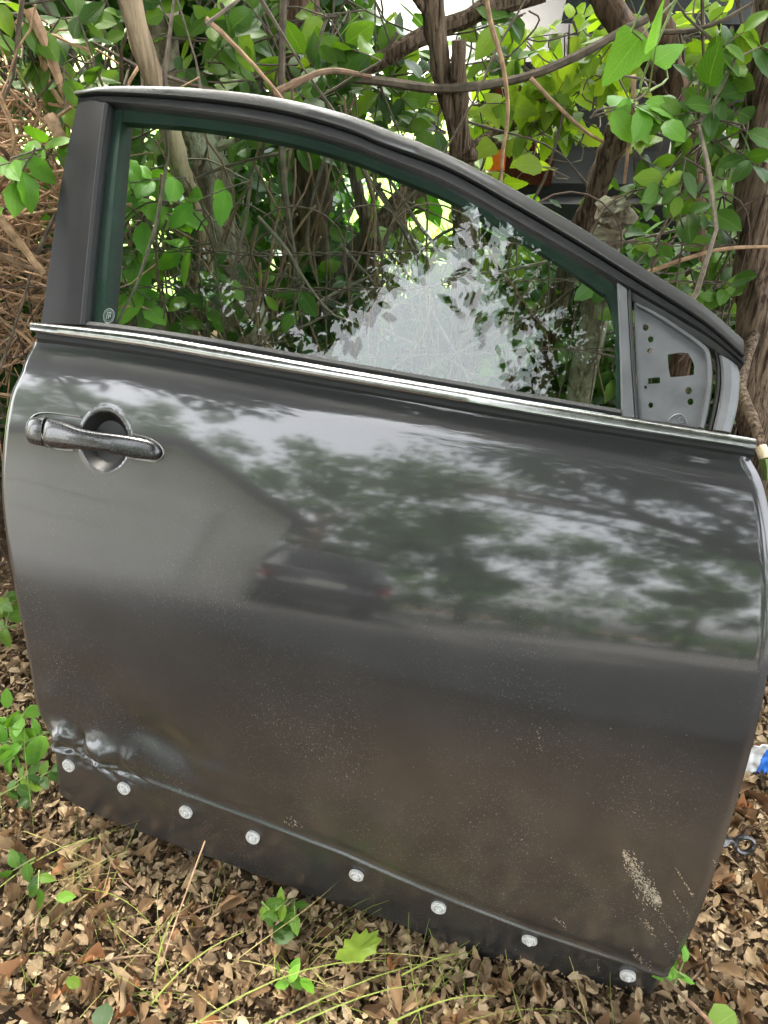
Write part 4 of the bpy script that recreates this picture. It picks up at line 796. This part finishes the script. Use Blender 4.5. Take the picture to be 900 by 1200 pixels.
for k in range(420):
    x, y = random.uniform(-1.5, 1.3), random.uniform(-.4, 1.7); a = random.random() * 6.3; ln = random.uniform(.03, .14); p = np.array([x, y, gz(x, y) + random.uniform(.012, .03)]); d = np.array([math.cos(a), math.sin(a), random.gauss(0, .12)]); mb.tube(wob([p + d * ln * (i / 4 - .5) for i in range(5)], .02, 14), random.uniform(.0007, .0022), 5)
o = mb.build('litter_twigs', M['vine'], kind='stuff'); o['label'] = 'small broken twigs scattered through the leaf litter'; o['category'] = 'twigs'
# grass: long thin yellow-green blades trailing over the litter
BV, BF, BT = [], [], []
def blade(p, d, ln, wd, arch, t):
    k0 = len(BV); side = np.cross(d, [0, 0, 1.]); side /= np.linalg.norm(side); m = 7
    for i in range(m + 1):
        f = i / m; q = p + d * ln * f + np.array([0, 0, arch * ln * (f - f * f * 1.05) * 2]) + side * ln * .1 * math.sin(f * 2.5 + t * 6); wl = wd * (1 - f) ** .5
        BV.extend([q - side * wl, q + side * wl + np.array([0, 0, wl * .5])]); BT.extend([t, t])
    for i in range(m): BF.append((k0 + 2 * i, k0 + 2 * i + 1, k0 + 2 * i + 3, k0 + 2 * i + 2))
for k in range(340):
    x = random.uniform(-30, 760); y = random.uniform(940, 1260)
    if y < 960 + (x - 60) * .40: continue
    cx = random.choice(((90, 1000), (300, 1120), (380, 1150), (560, 1190), (40, 1060), (640, 1210)));
    if random.random() < .6: x, y = cx[0] + random.gauss(0, 70), cx[1] + random.gauss(0, 45)
    if y < 975 + (x - 60) * .40: continue
    p = onground(x, y); p[2] = gz(p[0], p[1]) + .01; a = random.gauss(.4, .9); blade(p, np.array([math.cos(a), math.sin(a), random.uniform(.02, .5)]), random.uniform(.05, .24), random.uniform(.0004, .0010), random.uniform(.05, .3), random.random())
for (x0, y0, x1, y1) in [(215, 1210, 470, 1140), (470, 1140, 560, 1105 + 20), (250, 1195, 520, 1150), (300, 1205, 520, 1175), (180, 1180, 300, 1090), (455, 1195, 590, 1180), (0, 1040, 130, 985), (180, 1150, 215, 1065)]:
    a, b = onground(x0, y0, .02), onground(x1, y1, .035); ln = np.linalg.norm(b - a); blade(a, (b - a) / ln, ln, .0017, .12, random.uniform(.2, .7))
o = link('grass', mesh_np('grass', BV, BF, True, BT), M['grass'], None, 'stuff'); o['label'] = 'thin yellow-green grass blades trailing over the leaf litter'; o['category'] = 'grass'

# ================================================================== UNDERGROWTH AND FARTHER FOLIAGE
cs, rs_ = [], []
for k in range(260):
    Y = random.uniform(1.95, 3.0); x = random.uniform(-2.6, 2.6) * Y / 2; z = random.uniform(.1, 2.3); p = np.array([x, Y, z]); px_ = proj(p)
    if 440 < px_[0] < 800 and -400 < px_[1] < 330: continue
    if x > .15 and Y > 2.2: continue
    cs.append(p); rs_.append(random.uniform(.15, .32))
for k in range(150):
    Y = random.uniform(1.75, 2.35); cs.append(np.array([random.uniform(-1.8, 1.6) * Y / 1.8, Y, random.uniform(.0, .62)])); rs_.append(random.uniform(.12, .25))
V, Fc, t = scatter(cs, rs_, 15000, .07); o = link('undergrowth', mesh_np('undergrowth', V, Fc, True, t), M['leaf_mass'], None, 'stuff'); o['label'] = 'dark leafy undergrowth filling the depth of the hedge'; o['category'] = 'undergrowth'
cs, rs_ = [], []
for k in range(130): cs.append(np.array([random.uniform(-4.2, -.15), random.uniform(2.7, 3.3), random.uniform(0, 2.6)])); rs_.append(random.uniform(.25, .45))
for k in range(40): cs.append(np.array([random.uniform(-.3, 2.6), random.uniform(2.1, 2.35), random.uniform(0, .35)])); rs_.append(random.uniform(.12, .22))
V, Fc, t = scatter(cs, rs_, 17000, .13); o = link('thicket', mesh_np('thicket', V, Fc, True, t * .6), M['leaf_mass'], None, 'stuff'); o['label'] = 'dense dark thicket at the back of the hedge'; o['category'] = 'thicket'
BV, BF, BT = [], [], []
for k in range(5000):
    p = np.array([random.uniform(-2.5, 3.2), random.uniform(3.4, 6.5), .0]); a = random.random() * 6.3; blade(p, np.array([math.cos(a) * .4, math.sin(a) * .4, random.uniform(.5, 1)]), random.uniform(.05, .11), .0035, .1, random.uniform(0, .6))
o = link('lawn_grass', mesh_np('lawn_grass', BV, BF, True, BT), M['grass'], None, 'stuff'); o['label'] = 'mown lawn grass beyond the hedge'; o['category'] = 'grass'

# ================================================================== BEYOND THE HEDGE: parked car, house
def place(mb, name, mat, root, **k): return mb.build(name, M[mat], root, **k)
M['carblack'] = simple('black_car_paint', (.006, .006, .006), .55, 0, .15, nscale=6, var=.3)
M['carglass'] = simple('dark_car_glass', (.01, .012, .013), .2, 0, .0)
M['tyre'] = simple('tyre_rubber', (.012, .012, .012), .85)
M['rim'] = simple('alloy_rim', (.4, .4, .4), .35, .8)
M['amber'] = simple('amber_lens', (.75, .16, .02), .2, 0, .6, nscale=90)
M['lampwhite'] = simple('white_lens', (.75, .75, .72), .2, 0, .6, nscale=90)
M['lampred'] = simple('red_lens', (.4, .012, .012), .2, 0, .6, nscale=90)
M['lampdark'] = simple('smoked_red_lens', (.05, .006, .006), .2, 0, .6, nscale=90)
M['plate'] = simple('number_plate_blank', (.6, .6, .55), .5)
def car(loc, rot, label, paint, tail):
    """a hatchback, rear bumper at its own y=0, nose towards +y"""
    root = thing('parked_car', loc, label, 'car'); W = .86; prof = [(.04, .28), (.0, .42), (.0, .62), (.10, .70), (.14, .95), (.22, 1.02), (.55, 1.50), (.75, 1.56), (2.0, 1.55), (2.35, 1.45), (2.95, 1.02), (3.9, .88), (4.1, .72), (4.15, .45), (4.1, .25), (3.72, .22), (3.68, .4), (3.55, .58), (3.38, .64), (3.2, .58), (3.08, .4), (3.04, .22), (1.06, .22), (1.02, .4), (.9, .58), (.72, .64), (.55, .58), (.42, .4), (.38, .25)]
    ob = {}; me_V = []; n = len(prof); lev = []
    for k, (y, z) in enumerate(prof):
        w_ = W - (.0 if z < 1.0 else (z - 1.0) * .38) - (.06 if y < .1 or y > 4 else 0); lev.append(w_)
    V = []
    for f in (-1, -.94, .94, 1):
        for (y, z), w_ in zip(prof, lev):
            ins = .02 if abs(f) == 1 else 0; V.append((f * w_, y + (.02 if y < 2 and abs(f) == 1 else 0), z + (-ins if z > 1 else 0)))
    Fc = [(b * n + k, b * n + (k + 1) % n, (b + 1) * n + (k + 1) % n, (b + 1) * n + k) for b in range(3) for k in range(n)] + [tuple(range(n)), tuple(range(3 * n, 4 * n))[::-1]]
    def add(name, V, Fc, mat, parent=root, sharp=30):
        o = link(name, mesh_py(name, V, Fc, True, sharp), M[mat], parent); return o
    add('body', V, Fc, paint)
    b = MB(); b.box(-.8, .8, -.10, .06, .36, .58); b.box(-.84, .84, -.06, .10, .42, .52); add('rear_bumper', b.V, b.F, 'black')
    b = MB(); b.add([(-.62, .215, 1.05), (.62, .215, 1.05), (.52, .50, 1.46), (-.52, .50, 1.46), (-.62, .19, 1.05), (.62, .19, 1.05), (.52, .475, 1.46), (-.52, .475, 1.46)], [(4, 5, 6, 7), (0, 1, 5, 4), (1, 2, 6, 5), (2, 3, 7, 6), (3, 0, 4, 7)]); add('rear_window', b.V, b.F, 'carglass')
    for sx in (-1, 1):
        b = MB(); b.box(sx * .80, sx * .62, -.012, .05, .615, .70); b.box(sx * .815, sx * .66, .08, .135, .70, .92); lamp = add('tail_lamp', b.V, b.F, 'lampdark')
        b = MB(); b.box(sx * .832, sx * .775, -.02, .06, .66, .80); add('indicator_lens', b.V, b.F, tail, lamp); b = MB(); b.box(sx * .832, sx * .775, -.021, .055, .60, .655); add('reversing_lens', b.V, b.F, 'lampwhite', lamp)
        for a, c, d, e_ in ((.75, 1.45, 1.08, 1.42), (1.55, 2.55, 1.06, 1.44)):
            t0 = W - .05 * 0; b = MB(); q = []
            for y, z in ((a + (.0 if a > 1 else .0), d), (c, d), (c - (.42 if a > 1 else .0), e_), (a + .02, e_)): q.append((sx * (W - (z - 1) * .38 + .006), y, z))
            q2 = [(x - sx * .02, y, z) for x, y, z in q]; b.add(q + q2, [(0, 1, 2, 3), (4, 5, 6, 7), (0, 1, 5, 4), (1, 2, 6, 5), (2, 3, 7, 6), (3, 0, 4, 7)]); add('side_window', b.V, b.F, 'carglass')
        for y in (.72, 3.38):
            V, Fc = lathe([(.16, -.09), (.30, -.09), (.315, -.06), (.315, .06), (.30, .09), (.2, .095), (.19, .07)], 28); w_ = add('wheel', [(sx * (.74 + z), y + a, .315 + c) for a, c, z in V], Fc, 'tyre')
            V, Fc = lathe([(.19, .06), (.185, .085), (.12, .075), (.05, .09), (.04, .095)], 20); add('rim', [(sx * (.74 + z), y + a, .315 + c) for a, c, z in V], Fc, 'rim', w_)
    b = MB(); b.box(-.26, .26, -.012, .0, .66, .78); add('number_plate', b.V, b.F, 'plate')
    root.rotation_euler = (0, 0, rot); return root
car((1.165, 2.64, .0), R(-3), 'black hatchback parked on the lawn behind the lime vine', 'carblack', 'amber')
M['siding'] = simple('pale_lap_siding', (.78, .76, .70), .7, nscale=3, var=.06)
M['roof'] = simple('grey_roof_shingle', (.12, .11, .105), .9, nscale=40, var=.4)
M['trimwhite'] = simple('white_trim_paint', (.78, .77, .74), .5, nscale=10, var=.05)
M['brick'] = simple('salmon_brick', (.42, .22, .16), .9, nscale=14, var=.2)
def building(loc, rot, label, wx, wy, h, ridge, name='garage', door_=True, group=None):
    """gable building with lap siding boards; its front gable at its own y=0, depth towards -y"""
    root = thing(name, loc, label, 'building', group); root.rotation_euler = (0, 0, rot); ORG[root.name] = np.zeros(3)
    b = MB(); x0, x1 = -wx / 2, wx / 2; b.add([(x0, 0, 0), (x1, 0, 0), (x1, 0, h), (0, 0, ridge), (x0, 0, h), (x0, -wy, 0), (x1, -wy, 0), (x1, -wy, h), (0, -wy, ridge), (x0, -wy, h)], [(0, 1, 2, 3, 4), (9, 8, 7, 6, 5), (0, 5, 6, 1), (1, 6, 7, 2), (0, 4, 9, 5)]); wall = b.build('wall', M['siding'], root, False)
    nb = int(ridge / .16)
    for k in range(nb):
        z0, z1 = k * .16, k * .16 + .155; wz = wx / 2 if z0 < h else wx / 2 * (ridge - z0) / (ridge - h)
        wz2 = wx / 2 if z1 < h else wx / 2 * max(0.02, (ridge - z1)) / (ridge - h)
        b = MB(); b.add([(-wz, .004, z0), (wz, .004, z0), (wz, .03, z0), (-wz, .03, z0), (-wz2, .004, z1), (wz2, .004, z1), (wz2, .01, z1), (-wz2, .01, z1)], [(3, 2, 6, 7), (0, 1, 2, 3), (7, 6, 5, 4), (0, 3, 7, 4), (1, 5, 6, 2)]); b.build('siding_board', M['siding'], wall, False)
        if z1 < h:
            for sx in (-1, 1):
                b = MB(); X = sx * wx / 2; b.add([(X + sx * .004, 0, z0), (X + sx * .03, 0, z0), (X + sx * .03, -wy, z0), (X + sx * .004, -wy, z0), (X + sx * .004, 0, z1), (X + sx * .01, 0, z1), (X + sx * .01, -wy, z1), (X + sx * .004, -wy, z1)], [(1, 2, 6, 5), (0, 1, 2, 3), (4, 5, 6, 7), (0, 4, 5, 1), (3, 2, 6, 7)]); b.build('siding_board', M['siding'], wall, False)
    ov = .35; sl = (ridge - h) / (wx / 2)
    for sx in (-1, 1):
        xe = sx * (wx / 2 + ov); ze = h - ov * sl + .05; b = MB(); b.add([(0, ov, ridge + .06), (xe, ov, ze), (xe, -wy - ov, ze), (0, -wy - ov, ridge + .06), (0, ov, ridge + .16), (xe, ov, ze + .10), (xe, -wy - ov, ze + .10), (0, -wy - ov, ridge + .16)], [(0, 1, 2, 3), (7, 6, 5, 4), (0, 4, 5, 1), (1, 5, 6, 2), (2, 6, 7, 3)]); b.build('roof', M['roof'], root, False)
        b = MB(); b.box(sx * wx / 2 - sx * .05, sx * wx / 2 + sx * .05, .0, .05, 0, h); b.build('corner_board', M['trimwhite'], root, False)
    if door_:
        d = MB(); d.box(x0 + .5, x1 - 1.0, .031, .07, 0, 2.1); dd = d.build('garage_door', M['trimwhite'], root, False)
        for k in range(4): p = MB(); p.box(x0 + .56, x1 - 1.06, .072, .084, .06 + k * .52, .52 + k * .52); p.build('door_panel', M['trimwhite'], dd, False)
    else:
        for x in (-wx * .3, wx * .05, wx * .32):
            f_ = MB(); f_.box(x - .5, x + .5, .032, .07, .9, 2.1); ff = f_.build('window', M['trimwhite'], root, False); g_ = MB(); g_.box(x - .43, x + .43, .072, .08, .97, 2.03); g_.build('pane', M['carglass'], ff, False)
    return root
building((2.0, 15.5, 0), R(180), 'pale sided house beyond the lawn and driveway', 13, 8, 2.7, 4.6, 'house', False)
def pol(az, el, d): a, e_ = R(az), R(el); return np.array([d * math.cos(e_) * math.sin(a), .8 - d * math.cos(e_) * math.cos(a), .8 + d * math.sin(e_)])
g0 = pol(-64, 0, 7.8); building((g0[0], g0[1], 0), R(-61 + 0), 'pale sided garage behind the viewer, mirrored in the door paint', 4.4, 6, 2.35, 3.5, 'garage', True)
M['cargrey'] = simple('dark_grey_car_paint', (.02, .02, .022), .25, .4, 1.0, nscale=6, var=.2)
c0 = pol(-41, 0, 7.0); car((c0[0], c0[1], .014), R(128), 'dark grey hatchback parked beside the garage, mirrored in the door paint', 'cargrey', 'lampred')
# ------------------------------------------------------------------ trees round the clearing (overhead, and mirrored in paint and glass)
def bigtree(label, base, c, r, nclump, sub, nleaf, size, group='broadleaf trees round the clearing', lo=.6):
    root = thing('broadleaf_tree', (base[0], base[1], 0), label, 'tree', group); o0 = np.array([base[0], base[1], 0.]); c = np.array(c, float)
    top = c - np.array([0, 0, r[2] * .2]); P = wob(smoothpath([o0 - np.array([0, 0, .1]), o0 + np.array([0, 0, 1.2]), (o0 + top) / 2 + np.array([0, 0, .3]), top], 18), .06, 1.5); mb = MB(); mb.tube(P, [.17 * (1.25 - .06 * k) * (1.25 if k < 2 else 1) for k in range(18)], 12, .2); mb.build('trunk', M['bark_dark'], root)
    cs_, rs2 = ball(c, r, nclump, sub)
    for k in range(12):
        t_ = cs_[k]; st = P[9 + k % 8]; mb = MB(); mb.tube(wob(smoothpath([st, (st + t_) / 2 + np.array([0, 0, .2]), t_], 9), .08, 1.5), [.06 * (1 - .1 * i) for i in range(9)], 7); mb.build('limb', M['bark_dark'], root)
    V, Fc, t = scatter(cs_, rs2, nleaf, size, lo); link('crown', mesh_np('crown', V - o0, Fc, True, t), M['leaf_canopy'], root, 'stuff')
bigtree('broad tree overhanging the clearing from the garage side', (-5.8, .9), pol(-94, 45, 5.6), (2.3, 2.3, 2.1), 95, .75, 30000, .17)
bigtree('broad tree overhanging the clearing opposite the door front', (4.2, -3.2), pol(3, 50, 5.6), (2.6, 2.2, 1.9), 90, .6, 36000, .095)
bigtree('tall tree whose crown hangs right above the viewer', (1.2, -6.4), pol(-20, 84, 5.0), (3.0, 2.3, 1.0), 80, .65, 22000, .16)
bigtree('spreading tree with low boughs reaching towards the door', (3.2, -5.6), pol(-22, 29, 5.6), (3.3, 1.6, 1.35), 60, .55, 9000, .115)
for az, el, d, r_, lab in [(-66, 17, 17, 3.4, 'leafy tree rising behind the garage'), (-44, 17, 12, 3.0, 'leafy tree between the garage and the dark grey hatchback'), (4, 13, 13, 2.4, 'small leafy tree opposite the front end of the door')]:
    c = pol(az, el, d); bigtree(lab, (c[0], c[1]), c, (r_, r_, r_ * .9), 46, .7, 8000, .16)
far = [(-72, 15, 19, 3.6), (-56, 12, 19, 3.4), (-38, 11, 20, 3.4), (-28, 11, 18, 3.2), (-10, 12, 18, 3.4), (6, 9, 19, 2.8), (24, 12, 17, 3.2)]
for i, (az, el, d, r_) in enumerate(far):
    c = pol(az, el, d); bigtree('broadleaf tree in the far row beyond the yard', (c[0], c[1]), c, (r_ * .9, r_ * .9, r_ * .85), 34, .95, 6000, .24, 'far row of trees beyond the yard')
cs, rs_ = [], []
for k in range(260): p = pol(random.uniform(-80, 40), 0, random.uniform(15, 17)); cs.append(np.array([p[0], p[1], random.uniform(.2, 2.4)])); rs_.append(random.uniform(.4, .9))
V, Fc, t = scatter(cs, rs_, 14000, .22); o = link('added_hedge_screen', mesh_np('added_hedge_screen', V, Fc, True, t), M['leaf_mass'], None, 'stuff'); o['label'] = 'added hedge screen hiding the bright horizon strip in the door reflections'; o['category'] = 'hedge'  # unseen hedge, added to cover the bright horizon strip in the reflections

# ================================================================== SMALL THINGS BESIDE THE DOOR
def crumple(name, label, cat, px, Y, size, mats, seed, squash=.35, group=None):
    c = at(*px, Y); n = 26; me_V = []
    for i in range(n):
        for j in range(n):
            x, y = (i / (n - 1) - .5), (j / (n - 1) - .5); d = noise.noise((x * 4 + seed, y * 4, seed)) * .28 + noise.noise((x * 9, y * 9 + seed, 3)) * .12; e_ = noise.noise((x * 3, y * 3 + seed, 8)) * .2
            me_V.append((x * size[0] * (1 + e_), d * size[0] * squash - .1 * size[0] * abs(y), y * size[1] * (1 + e_ * .6)))
    Fc = [(i * n + j, (i + 1) * n + j, (i + 1) * n + j + 1, i * n + j + 1) for i in range(n - 1) for j in range(n - 1)]
    me = mesh_py(name, me_V, Fc, True, 28); o = link(name, me, None); [me.materials.append(M[m]) for m in mats]; o.location = tuple(c)
    for p in me.polygons:
        ct = p.center; k = noise.noise((ct[0] * 9 / size[0] * .25 + seed, ct[2] * 9 / size[1] * .25, 5)); p.material_index = (0 if ct[0] + .3 * k * size[0] > -size[0] * .12 and ct[2] < size[1] * .3 else 1) if len(mats) > 1 else 0
    md = o.modifiers.new('thick', 'SOLIDIFY'); md.thickness = .0012; tag(o, label, cat, group); return o
M['blue'] = simple('blue_printed_plastic', (.03, .17, .62), .35, 0, .3, nscale=40, var=.15)
M['whiteplastic'] = simple('white_plastic_film', (.72, .73, .74), .4, 0, .2, nscale=40, var=.1)
M['greyscrap'] = simple('pale_grey_stone', (.42, .44, .46), .85, nscale=25, var=.3, bstr=.5)
crumple('plastic_bag', 'crumpled blue and white plastic bag behind the front edge of the door', 'bag', (897, 888), .88, (.07, .085), ('blue', 'whiteplastic'), 4.2)
import bmesh
bm = bmesh.new(); bmesh.ops.create_icosphere(bm, subdivisions=4, radius=1.0); rp = onground(-8, 428)
for v in bm.verts:
    d = v.co.normalized(); k = 1 + .28 * noise.noise(d * 1.4) + .10 * noise.noise(d * 4) + .03 * noise.noise(d * 11); v.co = Vector((d.x * .13 * k, d.y * .10 * k, d.z * .085 * k))
me = bpy.data.meshes.new('rock'); bm.to_mesh(me); bm.free(); me.polygons.foreach_set('use_smooth', [True] * len(me.polygons)); o = link('rock', me, M['greyscrap']); o.location = (rp[0], rp[1], .055); tag(o, 'pale grey rock on the ground behind the rear edge of the door', 'rock')
ring = MB(); rc = onground(872, 990, .022); n1, n2 = 22, 8; V = []
ax = np.array([1., 0, 0]); ay = np.array([0, .55, .83]); az_ = np.cross(ax, ay)
for i in range(n1):
    a = 2 * math.pi * i / n1
    for j in range(n2):
        b = 2 * math.pi * j / n2; r_ = .0135 + .0045 * math.cos(b); V.append(rc + ax * r_ * math.cos(a) * 1.15 + ay * r_ * math.sin(a) + az_ * .006 * math.sin(b))
ring.add(V, [(i * n2 + j, ((i + 1) % n1) * n2 + j, ((i + 1) % n1) * n2 + (j + 1) % n2, i * n2 + (j + 1) % n2) for i in range(n1) for j in range(n2)])
ring.tube(smoothpath([rc - ax * .014 + ay * .002, rc - ax * .026 + ay * .006, rc - ax * .042 + ay * .004 + az_ * .004, rc - ax * .055 + ay * .014], 12), [.004, .0048, .006, .007, .0075, .0065, .0075, .008, .007, .006, .006, .005], 8, .3)
o = ring.build('hook_bracket', M['dark_gloss'], None, org=rc); tag(o, 'small black plastic hook with a ring beside the door front edge', 'hook')
